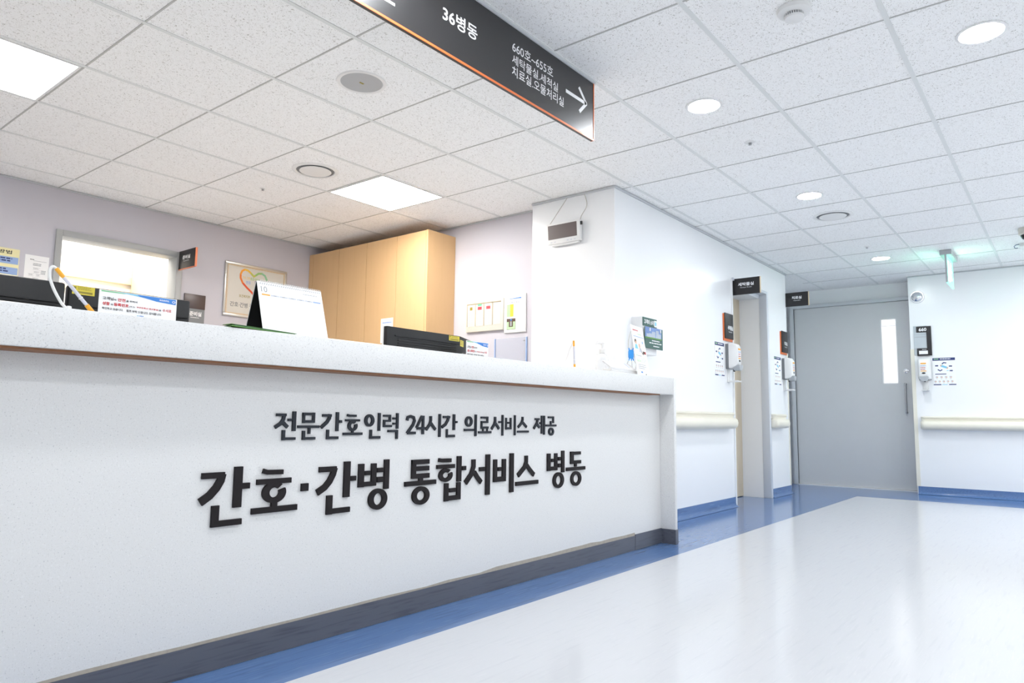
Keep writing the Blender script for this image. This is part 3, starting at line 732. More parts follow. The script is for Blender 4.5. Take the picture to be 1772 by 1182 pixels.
# ------------------------------------------------------------------ things on the counter top
# notice card
def notice(x0, x1, y, zt, zb, label, name='notice_card'):
    t = thing(name, ((x0 + x1) / 2, y, zb), label, 'notice card', 'white notice cards about patient identification')
    w = x1 - x0; h = zt - zb
    b = MB(); b.box(x0, x1, y, y + 0.003, zb, zt, 'paper', 0)
    fr = facing_y(x0, y, zb)
    F = lambda a, c: (a * w, c * h)
    b.poly(fr, [F(.02, .98), F(.02, .935), F(.30, .945), F(.40, .98)], 0.0004, 'ink_green')
    b.poly(fr, [F(.22, .98), F(.36, .95), F(.56, .90), F(.7, .98)], 0.0005, 'ink_cyan')
    b.poly(fr, [F(.46, .98), F(.50, .925), F(.72, .83), F(.985, .79), F(.985, .98)], 0.0006, 'ink_blue')
    b.lines(fr, .76 * w, .86 * h, .92 * w, .92 * h, 2, 'sign_white', 0.001, 0.6)
    b.ring(fr, .955 * w, .885 * h, .022 * w, .045 * h, .008 * w, .018 * h, 0.0007, 0.001, 'sign_white')
    T = lambda s, a0, c0, a1, c1, m, bold=0.02: b.text(fr, s, a0 * w, c0 * h, a1 * w, c1 * h, m, 0.001, bold)
    T('고객님', .04, .665, .17, .775, 'ink'); T('의', .175, .675, .205, .735, 'ink'); T('안전', .225, .665, .32, .775, 'ink_red', .03); T('을 위하여', .33, .675, .47, .745, 'ink')
    T('성함', .04, .49, .13, .60, 'ink_red', .03); T('과', .14, .50, .17, .56, 'ink'); T('등록번호', .18, .49, .365, .60, 'ink_red', .03); T('(또는', .37, .50, .45, .56, 'ink', .01); T('주민등록상 생년월일)', .465, .50, .755, .565, 'ink_red', .02); T('을', .76, .50, .79, .56, 'ink'); T('수시로', .81, .49, .93, .60, 'ink_red', .02)
    T('확인하고 있습니다.', .04, .34, .30, .42, 'ink'); T('협조 부탁 드립니다. 감사합니다.', .34, .335, .80, .42, 'ink')
    b.disc(fr, .49 * w, .235 * h, .012 * w, .025 * h, 0.001, 'ink_cyan'); b.lines(fr, .51 * w, .21 * h, .58 * w, .26 * h, 1, 'ink_blue', 0.001, 0.8)
    b.rect(fr, .01 * w, .18 * h, .4 * w, .195 * h, 0.0006, 'ink_green')
    b.build('card', t)
    b = MB(); b.add([(x0 + .03, y + .004, zt - .01), (x1 - .03, y + .004, zt - .01), (x1 - .03, y + .05, zb), (x0 + .03, y + .05, zb), (x0 + .03, y + .006, zt - .01), (x1 - .03, y + .006, zt - .01), (x1 - .03, y + .052, zb), (x0 + .03, y + .052, zb)], [(0, 1, 2, 3), (4, 5, 6, 7), (0, 1, 5, 4), (2, 3, 7, 6), (0, 3, 7, 4), (1, 2, 6, 5)], 'paper')
    b.build('easel_back', t)
    return t
notice(0.783, 0.997, 2.08, 1.089, ST, 'white notice card with red and black Korean text standing on the counter before a monitor')
# the same notice taped up on a stand by the wide monitor, on the desk
nt = notice(2.70, 2.875, 2.46, 1.150, 1.035, 'white notice card with blue corner beside the wide monitor, tucked behind the counter')
b = MB(); b.box(2.77, 2.80, 2.475, 2.50, 0.732, 1.06, 'black_plastic', 0.003); b.box(2.72, 2.86, 2.44, 2.53, 0.730, 0.737, 'black_plastic'); b.build('stand', nt)
b = MB(); b.box(2.862, 2.89, 2.48, 2.52, 1.06, 1.088, 'black_plastic', 0.004); b.build('clip', nt)

# calendar
t = thing('desk_calendar', (1.39, 2.09, ST), 'white spiral desk calendar showing October on a black easel', 'calendar')
xl, xr = 1.262, 1.516
fb, ap, bb, zt = 2.035, 2.092, 2.150, 1.192
b = MB()
v = Vector((0, ap - fb, zt - ST)); L = v.length
frc = Fr((xl, fb, ST), (1, 0, 0), v)
W_ = xr - xl
b.fbox(frc, 0, W_, 0.003, L, -0.0015, 0, 'paper')
b.text(frc, '10', 0.012, L - 0.038, 0.034, L - 0.018, 'grey_plastic', 0.0006, -0.01)
for k in range(7):
    a0 = 0.012 + k * 0.0335
    b.rect(frc, a0, L - 0.050, a0 + 0.031, L - 0.045, 0.0006, 'ink_orange' if k == 0 else ('pale_blue' if k == 6 else 'ink_pale'))
    if 0 < k < 6: b.rect(frc, a0 + 0.010, L - 0.0485, a0 + 0.021, L - 0.0465, 0.001, 'ink_grey')
for r_ in range(4):
    for k in range(7):
        nday = 1 + r_ * 7 + k + 1
        if nday < 1 or nday > 31: continue
        a0 = 0.013 + k * 0.0335; z_ = L - 0.082 - r_ * 0.0285
        b.text(frc, str(nday), a0, z_, a0 + (0.0025 if nday < 10 else 0.0055), z_ + 0.0045, 'ink_pale', 0.0006, 0)
b.lines(frc, 0.175, L - 0.026, 0.24, L - 0.022, 1, 'ink_grey', 0.0006, 0.5)
for k in range(30): b.rect(frc, 0.010 + k * 0.0081, L - 0.010, 0.0125 + k * 0.0081, L - 0.0065, 0.0006, 'ink_navy')
b.build('page', t)
b = MB()
vb = Vector((0, ap - bb, zt - ST))
frb = Fr((xr, bb, ST), (-1, 0, 0), vb)
b.fbox(frb, 0, W_, 0.0, vb.length - 0.004, -0.0015, 0.0015, 'black_plastic')
b.fbox(frb, -0.002, W_ + 0.002, 0.0, vb.length - 0.004, 0.0015, 0.0025, 'paper')
b.fbox(frc, 0.002, W_ - 0.002, 0.003, L - 0.01, -0.0045, -0.0016, 'black_plastic')
b.build('easel', t)
b = MB()
for k in range(30):
    x = xl + 0.011 + k * 0.0081
    b.tube([(x + 0.001 * math.sin(a), ap + 0.007 * math.cos(a), zt - 0.003 + 0.007 * math.sin(a)) for a in [2 * PI * q / 10 for q in range(11)]], 0.0009, 'white_metal', 5)
b.build('spiral_binding', t)

# green booklet lying over the counter edge
t = thing('booklet', (1.2, 1.97, ST), 'thin green booklet lying over the front edge of the counter before the calendar', 'booklet')
b = MB(); b.add([(1.090, 1.926, 1.010), (1.345, 1.975, 1.010), (1.33, 2.025, 1.010), (1.115, 2.025, 1.010), (1.090, 1.926, 1.0125), (1.345, 1.975, 1.0125), (1.33, 2.025, 1.0125), (1.115, 2.025, 1.0125)], [(0, 1, 2, 3), (4, 5, 6, 7), (0, 1, 5, 4), (1, 2, 6, 5), (2, 3, 7, 6), (3, 0, 4, 7)], 'cover_green'); b.build('back_cover', t)
b = MB(); b.add([(1.10, 1.930, 1.0130), (1.34, 1.977, 1.0130), (1.325, 2.02, 1.0130), (1.118, 2.02, 1.0130), (1.10, 1.930, 1.015), (1.34, 1.977, 1.014), (1.325, 2.02, 1.015), (1.118, 2.02, 1.019)], [(0, 1, 2, 3), (4, 5, 6, 7), (0, 1, 5, 4), (1, 2, 6, 5), (2, 3, 7, 6), (3, 0, 4, 7)], 'deep_green'); b.build('pages', t)
b = MB(); b.add([(1.088, 1.926, 1.0155), (1.345, 1.975, 1.0145), (1.33, 2.025, 1.0155), (1.115, 2.025, 1.022), (1.088, 1.926, 1.0165), (1.345, 1.975, 1.0155), (1.33, 2.025, 1.0165), (1.115, 2.025, 1.0235)], [(0, 1, 2, 3), (4, 5, 6, 7), (0, 1, 5, 4), (1, 2, 6, 5), (2, 3, 7, 6), (3, 0, 4, 7)], 'cover_green'); b.build('front_cover', t)

# tethered pens
def pen(p0, p1, label, cord):
    p0 = Vector(p0); p1 = Vector(p1)
    t = thing('counter_pen', p0, label, 'pen', 'tethered pens on the counter')
    d = p1 - p0
    b = MB(); b.tube([p0 + d * .17, p0 + d * .80], 0.0045, 'pen_clear', 12); b.tube([p0 + d * .33, p0 + d * .345], 0.0055, 'white_plastic', 12); b.build('barrel', t)
    b = MB(); b.tube([p0 - d * .02, p0 + d * .02, p0 + d * .18], [0.005, 0.0058, 0.0058], 'pen_orange', 12); b.build('grip', t)
    b = MB(); b.tube([p0 + d * .79, p0 + d * .83, p1], [0.003, 0.0052, 0.005], 'pen_orange', 12); b.build('cap', t)
    b = MB(); b.tube(cord, 0.0038, 'white_plastic', 8); b.build('cord', t)
    c = cord[-1]
    b = MB(); b.lathe((c[0], c[1], ST), (0, 0, 1), [(0.018, 0), (0.018, 0.003), (0.008, 0.006), (0.006, 0.016), (0.003, 0.017)], 'white_plastic', 20); b.build('base', t)
def arc(pts, n=24):
    """smooth curve through the points"""
    pts = [Vector(p) for p in pts]; out = []
    q = [pts[0] * 2 - pts[1]] + pts + [pts[-1] * 2 - pts[-2]]
    for i in range(1, len(q) - 2):
        for k in range(n // (len(pts) - 1)):
            s = k / (n // (len(pts) - 1))
            a, b_, c, d = q[i - 1], q[i], q[i + 1], q[i + 2]
            out.append(0.5 * ((2 * b_) + (c - a) * s + (2 * a - 5 * b_ + 4 * c - d) * s * s + (3 * b_ - a - 3 * c + d) * s ** 3))
    return out + [pts[-1]]
pen((0.748, 2.02, 1.0135), (0.654, 2.02, 1.117), 'slanted orange and clear pen on a white looped cord, left of the notice card', arc([(0.654, 2.02, 1.117), (0.646, 2.02, 1.120), (0.640, 2.02, 1.110), (0.642, 2.02, 1.09), (0.653, 2.02, 1.062), (0.672, 2.02, 1.030), (0.690, 2.02, 1.012)], 36))
pen((3.160, 2.09, 1.0145), (3.149, 2.09, 1.168), 'upright orange tipped pen on the counter left of the pump bottle', arc([(3.149, 2.09, 1.168), (3.165, 2.10, 1.170), (3.168, 2.12, 1.14), (3.14, 2.13, 1.07), (3.11, 2.14, 1.03), (3.09, 2.14, 1.018)], 36))

# pump bottle
t = thing('pump_bottle', (3.706, 2.25, ST), 'clear hand sanitizer pump bottle with a white pump on the counter', 'pump bottle')
b = MB(); b.lathe((3.706, 2.25, ST), (0, 0, 1), [(0.034, 0), (0.038, 0.004), (0.0385, 0.10), (0.036, 0.118), (0.026, 0.136), (0.014, 0.143), (0.014, 0.150)], 'bottle_plastic', 32); b.build('bottle', t)
b = MB()
frl = Fr((3.706, 2.25, ST), (0.62, -0.78, 0), (0, 0, 1))
for k in range(10):
    a0 = math.radians(-62 + k * 9); a1 = math.radians(-53 + k * 9)
    f2 = lambda a, z: Vector((3.706, 2.25, ST)) + Vector((math.sin(a) * .52 + .85 * math.cos(a) * 0, 0, z)) * 0 + Vector((0.0388 * math.sin(a + .35), -0.0388 * math.cos(a + .35), z))
    b.add([f2(a0, .012), f2(a1, .012), f2(a1, .095), f2(a0, .095)], [(0, 1, 2, 3)], 'paper')
    for q in range(9): b.add([f2(a0, .02 + q * .008) + Vector((0, -.0003, 0)), f2((a0 * .3 + a1 * .7), .02 + q * .008) + Vector((0, -.0003, 0)), f2((a0 * .3 + a1 * .7), .0225 + q * .008) + Vector((0, -.0003, 0)), f2(a0, .0225 + q * .008) + Vector((0, -.0003, 0))], [(0, 1, 2, 3)], 'ink_pale')
b.build('label_print', t)
b = MB(); b.lathe((3.706, 2.25, ST), (0, 0, 1), [(0.0175, 0.146), (0.0175, 0.168), (0.012, 0.172), (0.006, 0.174), (0.006, 0.198), (0.011, 0.199), (0.012, 0.210), (0.004, 0.214)], 'white_plastic', 24)
b.tube([(3.711, 2.25, ST + .206), (3.676, 2.255, ST + .208), (3.658, 2.258, ST + .205), (3.651, 2.259, ST + .198)], [0.0065, 0.006, 0.005, 0.004], 'white_plastic', 10)
b.build('pump', t)

# leaflets and the tall leaflet card
def leaflet(pts, z0, z1, label, m='paper', tilt=0.0):
    t = thing('leaflet_pile', (sum(p[0] for p in pts) / 4, sum(p[1] for p in pts) / 4, z0), label, 'leaflets', 'white leaflets on the counter')
    b = MB()
    n = len(pts)
    for k in range(6):
        za = z0 + (z1 - z0) * k / 6; zb_ = z0 + (z1 - z0) * (k + .82) / 6
        j = [0.002 * math.sin(k * 2.1), 0.002 * math.cos(k * 3.3)]
        vs = [(p[0] + j[0], p[1] + j[1], z + tilt * (p[1] - pts[0][1]) * (1 if z > z0 else 1)) for z in (za, zb_) for p in pts]
        b.add(vs, [(3, 2, 1, 0), (4, 5, 6, 7)] + [(i, (i + 1) % 4, 4 + (i + 1) % 4, 4 + i) for i in range(4)], m)
    u = Vector((pts[1][0] - pts[0][0], pts[1][1] - pts[0][1], 0)); v = Vector((pts[3][0] - pts[0][0], pts[3][1] - pts[0][1], tilt * (pts[3][1] - pts[0][1])))
    f3 = Fr((pts[0][0], pts[0][1], z1), u, v)
    for q in (0.16, 0.45, 0.78): b.rect(f3, u.length * q, v.length * .15, u.length * (q + .025), v.length * .85, 0.0012, 'pale_blue' if q > .7 else 'ink_pale')
    b.build('sheets', t)
    return t
leaflet([(3.40, 2.005), (3.70, 2.005), (3.72, 2.085), (3.44, 2.09)], ST, ST + 0.026, 'lower pile of white leaflets lying on the counter, left of the tall leaflet card')
leaflet([(3.395, 2.008), (3.68, 2.004), (3.71, 2.070), (3.415, 2.074)], ST + 0.0275, ST + 0.034, 'upper slanted white leaflets resting on the pile in front of the pump bottle', tilt=0.62)
t = thing('leaflet_card', (3.72, 1.98, ST), 'tall white card with pictures of people standing at the right end of the counter', 'leaflet card')
p0 = Vector((3.632, 1.962, ST + .001)); up = Vector((0.125, 0.065, 0.292)); u = Vector((0.20, 0.03, 0))
fr = Fr(p0, u, up - u * (up.dot(u) / u.dot(u)))
Wc, Hc = u.length, 0.30
b = MB(); b.fbox(fr, 0, Wc, 0, Hc, -0.003, 0, 'paper')
b.lines(fr, .10 * Wc, .88 * Hc, .62 * Wc, .92 * Hc, 1, 'ink_red', 0.0006, .6); b.lines(fr, .45 * Wc, .82 * Hc, .9 * Wc, .85 * Hc, 1, 'ink_lime', 0.0006, .7)
b.rect(fr, .08 * Wc, .775 * Hc, .95 * Wc, .79 * Hc, 0.0006, 'pale_blue')
b.disc(fr, .20 * Wc, .68 * Hc, .09 * Wc, .045 * Hc, 0.0006, 'ink_brown'); b.disc(fr, .22 * Wc, .655 * Hc, .06 * Wc, .035 * Hc, 0.0008, 'ink_skin'); b.poly(fr, [(.08 * Wc, .53 * Hc), (.34 * Wc, .53 * Hc), (.28 * Wc, .62 * Hc), (.14 * Wc, .62 * Hc)], 0.0007, 'ink_cyan')
b.disc(fr, .48 * Wc, .60 * Hc, .075 * Wc, .05 * Hc, 0.0006, 'ink_skin'); b.poly(fr, [(.38 * Wc, .47 * Hc), (.62 * Wc, .47 * Hc), (.55 * Wc, .56 * Hc), (.42 * Wc, .56 * Hc)], 0.0007, 'ink_pale')
b.stroke(fr, [(.52 * Wc, .55 * Hc), (.62 * Wc, .46 * Hc), (.72 * Wc, .43 * Hc)], .03 * Wc, 0.0003, 0.0008, 'ink_brown')
b.disc(fr, .78 * Wc, .68 * Hc, .05 * Wc, .03 * Hc, 0.0006, 'pale_blue')
b.rect(fr, .68 * Wc, .445 * Hc, .95 * Wc, .50 * Hc, 0.0006, 'ink_brown'); b.rect(fr, .86 * Wc, .45 * Hc, .94 * Wc, .495 * Hc, 0.0008, 'ink_red')
b.disc(fr, .13 * Wc, .40 * Hc, .03 * Wc, .02 * Hc, 0.0006, 'ink_lime'); b.lines(fr, .2 * Wc, .375 * Hc, .6 * Wc, .40 * Hc, 1, 'ink_grey', 0.0006, .5)
for q in (.10, .20, .32): b.poly(fr, [(q * Wc, .27 * Hc), ((q + .08) * Wc, .27 * Hc), ((q + .04) * Wc, .34 * Hc)], 0.0006, 'ink_lime')
b.lines(fr, .42 * Wc, .25 * Hc, .92 * Wc, .36 * Hc, 4, 'ink_pale', 0.0006, .4)
b.lines(fr, .12 * Wc, .11 * Hc, .8 * Wc, .22 * Hc, 3, 'ink_grey', 0.0006, .35)
b.rect(fr, .28 * Wc, .05 * Hc, .42 * Wc, .08 * Hc, 0.0006, 'ink_blue'); b.rect(fr, .65 * Wc, .015 * Hc, .72 * Wc, .04 * Hc, 0.0006, 'ink')
b.build('card', t)
b = MB(); q0 = fr.p(.86 * Wc, .8 * Hc, -0.004); q1 = fr.p(.98 * Wc, .8 * Hc, -0.004)
b.add([q0, q1, (q1.x - .02, 2.075, ST), (q0.x - .02, 2.075, ST), q0 + Vector((0, .003, 0)), q1 + Vector((0, .003, 0)), (q1.x - .02, 2.078, ST), (q0.x - .02, 2.078, ST)], [(0, 1, 2, 3), (4, 5, 6, 7), (0, 1, 5, 4), (2, 3, 7, 6), (0, 3, 7, 4), (1, 2, 6, 5)], 'paper'); b.build('easel_back', t)

# blue wire holder behind the leaflets
t = thing('wire_holder', (3.89, 2.20, ST), 'bright blue plastic clip with thin wire legs and a wire loop behind the leaflets', 'wire holder')
cx, cy = 3.975, 2.20
fr = Fr((cx, cy, 1.165), (0.80, -0.60, 0), (0, 0, 1))
b = MB(); b.prism(fr, [(-.016, -.018), (-.012, -.028), (.012, -.028), (.016, -.018), (.016, .018), (.012, .028), (-.012, .028), (-.016, .018)], -0.007, 0.007, 'bug_blue')
for a, c, dx, dz in ((-.012, .024, -.002, .016), (.012, .024, .003, .016), (-.010, -.024, -.004, -.016), (0.003, -.024, 0.001, -.017), (.012, -.024, .006, -.016)):
    b.stroke(fr, [(a, c), (a + dx, c + dz)], 0.005, -0.004, 0.004, 'bug_blue')
b.build('clip', t)
b = MB(); b.tube(arc([fr.p(-.018, .04), fr.p(-.016, .09), fr.p(-.002, .14), fr.p(.018, .17), fr.p(.032, .185)], 24), 0.0018, 'wire', 6); b.build('wire', t)
b = MB(); b.tube(arc([fr.p(.02, .04), fr.p(.03, .07), fr.p(.05, .10)], 12), 0.0018, 'wire', 6); b.build('wire', t)
b = MB(); b.tube(arc([fr.p(-.016, -.04), fr.p(-.035, -.08), fr.p(-.055, -.13), fr.p(-.06, -.157)], 18), 0.0018, 'wire', 6); b.build('wire', t)
b = MB(); b.tube(arc([fr.p(.005, -.04), fr.p(.010, -.09), fr.p(.02, -.157)], 12), 0.0018, 'wire', 6); b.build('wire', t)
b = MB(); b.tube(arc([fr.p(.022, -.04), fr.p(.04, -.07), fr.p(.06, -.11), fr.p(.065, -.157)], 18), 0.0018, 'wire', 6); b.build('wire', t)

# ================================================================== STATION WALLS
# wooden cabinet
t = thing('wall_cabinet', (4.06, 4.78, 0), 'tall light wood cabinet with four plain doors in the corner behind the station', 'cabinet')
cx0, cy0, cy1, ctop = 3.90, 3.99, 5.575, 2.255
b = MB(); b.box(cx0 + 0.02, SX - 0.002, cy0, cy1, 0, ctop, 'wood_tan'); b.box(cx0 - 0.002, cx0 + 0.02, cy0, cy0 + 0.022, 0, ctop, 'wood_tan'); b.build('carcass', t)
ys = [4.014, 4.36, 4.746, 5.13, 5.515]
for a, c in zip(ys, ys[1:]):
    b = MB(); b.box(cx0, cx0 + 0.019, a + 0.0024, c - 0.0024, 0.08, ctop - 0.002, 'wood_tan'); b.build('door', t)
b = MB(); b.box(cx0, cx0 + 0.02, 5.517, cy1, 0.08, ctop, 'wood_tan'); b.build('filler_strip', t)
t = thing('paper_notice', (cx0, 4.45, 1.46), 'white printed sheet taped to the wooden cabinet door', 'paper notice')
fr = facing_x(cx0 - 0.001, 4.53, 1.36)
b = MB(); b.fbox(fr, 0, 0.15, 0, 0.207, 0, 0.001, 'paper'); b.lines(fr, .05, .185, .12, .195, 1, 'ink_pale', 0.0015, .5); b.rect(fr, .02, .165, .135, .175, 0.0015, 'pale_blue'); b.lines(fr, .02, .07, .07, .155, 7, 'ink_pale', 0.0015, .45); b.lines(fr, .08, .10, .13, .155, 4, 'ink_pale', 0.0015, .45); b.rect(fr, .025, .05, .06, .075, 0.0015, 'ink_brown')
b.build('sheet', t)

# nurse call panel
t = thing('nurse_call_panel', (SX, 3.64, 1.56), 'cream wall panel with four recessed modules and red digit displays', 'nurse call panel')
fr = facing_x(SX, 3.84, 1.434)
PW, PH = 0.395, 0.25
b = MB(); b.fbox(fr, 0, PW, 0, PH, 0, 0.022, 'cream_plastic', 0.006); b.build('housing', t)
for k in range(4):
    a0 = 0.022 + k * 0.09
    b = MB()
    b.fbox(fr, a0, a0 + 0.078, 0.045, 0.225, 0.022, 0.0235, 'paper_cream')
    b.fbox(fr, a0 - .004, a0, 0.045, 0.229, 0.0215, 0.027, 'cream_plastic'); b.fbox(fr, a0 - .004, a0 + .08, 0.225, 0.231, 0.0215, 0.028, 'gold_frame'); b.fbox(fr, a0 - .004, a0 - .001, 0.045, 0.225, 0.0215, 0.028, 'gold_frame')
    md = b.build('module', t)
    b = MB()
    if k == 0: b.fbox(fr, a0 + .026, a0 + .052, .178, .203, 0.0236, 0.0245, 'olive')
    if k in (1, 2): b.fbox(fr, a0 + .02, a0 + .062, .176, .20, 0.0236, 0.0245, 'led_red'); b.text(fr, '00', a0 + .025, .18, a0 + .057, .196, 'ink_brown', 0.0248)
    if k == 1: b.fbox(fr, a0 + .02, a0 + .062, .207, .22, 0.0236, 0.0245, 'led_green')
    if k == 3: b.lines(fr, a0 + .015, .125, a0 + .068, .135, 1, 'ink_pale', 0.0238, .6)
    else:
        for q in range(7): b.fbox(fr, a0 + .018, a0 + .022, .06 + q * .015, .063 + q * .015, 0.0236, 0.0242, 'ink_grey' if k else 'ink_orange'); b.lines(fr, a0 + .035, .06 + q * .015, a0 + .065, .066 + q * .015, 1, 'pale_yellow', 0.0238, .4)
    b.build('display', md)
b = MB()
for a in (0.10, 0.265): b.fbox(fr, a, a + .006, .237, .243, 0.022, 0.024, 'gold_frame')
b.build('screw', t)

t = thing('wall_chart', (SX, 3.34, 1.55), 'white framed ward chart with green and yellow columns beside the cream panel', 'wall chart')
fr = facing_x(SX, 3.444, 1.405)
b = MB(); b.fbox(fr, 0, .214, 0, .298, 0, 0.012, 'white_plastic', 0.003); b.build('frame', t)
b = MB(); b.fbox(fr, .008, .206, .008, .29, 0.012, 0.0125, 'paper')
h = 0.0131
b.poly(fr, [(.03, .262), (.17, .262), (.17, .272), (.03, .264)], h, 'ink_blue'); b.lines(fr, .05, .246, .165, .254, 1, 'ink_pale', h, .5); b.lines(fr, .03, .228, .18, .238, 1, 'ink_grey', h, .5)
b.rect(fr, .028, .125, .062, .222, h, 'ink_lime'); b.rect(fr, .062, .125, .095, .222, h, 'yellow')
for k in range(8): b.rect(fr, .03, .128 + k * .012, .093, .1288 + k * .012, h + .0004, 'olive')
for a in (.105, .125, .15): b.lines(fr, a, .13, a + .012, .222, 7, 'ink_pale', h, .4)
b.rect(fr, .028, .025, .115, .11, h, 'ink_brown'); b.rect(fr, .031, .028, .112, .085, h + .0003, 'ink_lime'); b.rect(fr, .05, .045, .092, .098, h + .0006, 'ink_brown'); b.rect(fr, .062, .052, .08, .088, h + .0009, 'ink_grey'); b.rect(fr, .065, .094, .08, .106, h + .001, 'ink_blue')
b.build('sheet', t)

t = thing('acrylic_holder', (SX, 3.38, 1.2), 'clear acrylic sheet holder with blue side strips on the wall below the ward chart', 'sheet holder')
fr = facing_x(SX, 3.54, 1.02)
b = MB(); b.fbox(fr, 0.006, .312, 0, .345, 0.001, 0.006, 'acrylic'); b.build('sheet', t)
for a in (0, .31):
    b = MB(); b.fbox(fr, a, a + .009, 0, .345, 0, 0.010, 'pale_blue'); b.build('side_strip', t)
b = MB()
for a in (.285,): b.fbox(fr, a, a + .012, .315, .323, 0.006, 0.008, 'steel')
b.build('pin', t)

# call display on the pillar
t = thing('call_display', (PX, 2.78, 2.07), 'white call display with a dark screen hung by two cords on the white pillar', 'wall display')
tl = math.radians(4)
fr = Fr((PX - 0.028, 2.918, 1.995), (0, -1, 0), (-math.sin(tl), 0, math.cos(tl)))
DW, DH = 0.283, 0.152
b = MB(); b.fbox(fr, 0, DW, 0, DH, -0.018, 0.012, 'white_plastic', 0.005); b.fbox(fr, 0.03, DW - .02, -0.012, 0.004, -0.018, 0.002, 'white_plastic', 0.003); b.build('housing', t)
b = MB(); b.fbox(fr, .010, DW - .026, .036, DH - .014, 0.012, 0.0126, 'screen'); b.build('screen', t)
b = MB()
for a in (.03, .06, .17, .20, .23): b.fbox(fr, a, a + .015, .013, .018, 0.012, 0.0132, 'ink_pale')
b.build('buttons', t)
b = MB(); b.tube([fr.p(.018, DH, -.002), (PX - 0.012, 2.765, CZ - 0.018)], 0.0022, 'wire', 6); b.build('hanging_cord', t)
b = MB(); b.tube(arc([fr.p(DW - .008, DH - .03, 0), fr.p(DW + .006, DH + .02, -.004), (PX - .01, 2.60, 2.245), (PX - .012, 2.618, CZ - 0.018)], 18), 0.0026, 'wire', 6); b.build('power_cord', t)
b = MB(); b.fbox(fr, DW - .006, DW + .012, DH - .042, DH - .018, -.006, .006, 'black_plastic'); b.build('plug', t)

# lilac back wall: notices, framed picture, room signs
t = thing('first_aid_poster', (1.4, BY, 1.68), 'pale yellow instruction poster with blue bands on the lilac wall at the left edge', 'poster')
fr = facing_y(1.16, BY, 1.50)
b = MB(); b.fbox(fr, 0, .42, 0, .35, 0, 0.003, 'pale_yellow')
b.text(fr, 'AED사용방법', .12, .312, .375, .337, 'ink', 0.0036, .02)
for k in range(4):
    z = .245 - k * .072
    b.rect(fr, .03, z, .416, z + .048, 0.0036, 'pale_blue'); b.lines(fr, .20, z + .008, .38, z + .04, 2, 'ink_navy', 0.0042, .55)
b.build('sheet', t)
t = thing('paper_notice', (1.69, BY, 1.7), 'white flow chart sheet in a clear sleeve on the lilac wall left of the doorway', 'paper notice')
fr = facing_y(1.614, BY, 1.55)
b = MB(); b.fbox(fr, 0, .145, 0, .28, 0, 0.002, 'paper'); h = .0026
b.lines(fr, .03, .245, .06, .252, 1, 'ink', h, .7); b.rect(fr, .05, .241, .13, .243, h, 'ink_grey'); b.lines(fr, .05, .205, .10, .225, 2, 'ink_grey', h, .6)
for a, z, w in ((.05, .18, .045), (.055, .155, .04), (.025, .135, .035), (.07, .135, .03), (.05, .11, .04), (.055, .085, .03), (.025, .05, .04), (.085, .05, .04)):
    b.rect(fr, a, z, a + w, z + .001, h, 'ink_grey'); b.rect(fr, a, z + .014, a + w, z + .015, h, 'ink_grey'); b.lines(fr, a + .004, z + .003, a + w - .004, z + .012, 2, 'ink_grey', h, .45)
b.lines(fr, .10, .15, .135, .18, 3, 'ink_grey', h, .55)
b.build('sheet', t)

t = thing('framed_picture', (3.36, BY, 1.8), 'gold framed poster with a rainbow heart outline on the lilac wall, behind the calendar', 'framed picture')
fr = facing_y(3.058, BY, 1.584)
FW, FH = .598, .468
b = MB()
for a in ((0, FW, 0, .022), (0, FW, FH - .022, FH), (0, .022, .022, FH - .022), (FW - .022, FW, .022, FH - .022)): b.fbox(fr, *a, 0, .022, 'silver', .005)
for a in ((.022, FW - .022, .022, .03), (.022, FW - .022, FH - .03, FH - .022), (.022, .03, .03, FH - .03), (FW - .03, FW - .022, .03, FH - .03)): b.fbox(fr, *a, 0, .016, 'gold_frame')
b.build('frame', t)
b = MB(); b.fbox(fr, .028, FW - .028, .028, FH - .028, 0, .010, 'paper_cream')
b.text(fr, '보건복지부', .142, .172, .245, .198, 'olive', .0108, .01); b.text(fr, '국민건강보험', .30, .172, .43, .198, 'gold_frame', .0108, .01)
b.text(fr, '간호·간병 통합서비스 병동', .062, .085, .53, .128, 'grey_plastic', .0108, .02)
b.text(fr, '간호, 간병', .165, .335, .235, .36, 'heart_3', .0108, .01); b.text(fr, '통합서비스', .24, .335, .33, .36, 'heart_5', .0108, .01); b.text(fr, '병동', .20, .295, .245, .325, 'pale_blue', .0108, .02)
b.rect(fr, .285, .28, .30, .335, .0108, 'purple')
b.build('poster', t)
hp = [(.285, .205), (.255, .232), (.21, .265), (.17, .30), (.148, .34), (.147, .375), (.16, .405), (.185, .42), (.215, .415), (.245, .395), (.272, .372), (.29, .385), (.315, .405), (.35, .41), (.38, .395), (.40, .36)]
b = MB()
for k in range(len(hp) - 1):
    a_, c_ = Vector(hp[k]), Vector(hp[k + 1]); e = (c_ - a_).normalized() * .004
    b.stroke(fr, [a_ - e, c_ + e], .017, .0102, .011 + .00003 * k, 'heart_%d' % min(6, k * 7 // 15))
b.build('heart', t)

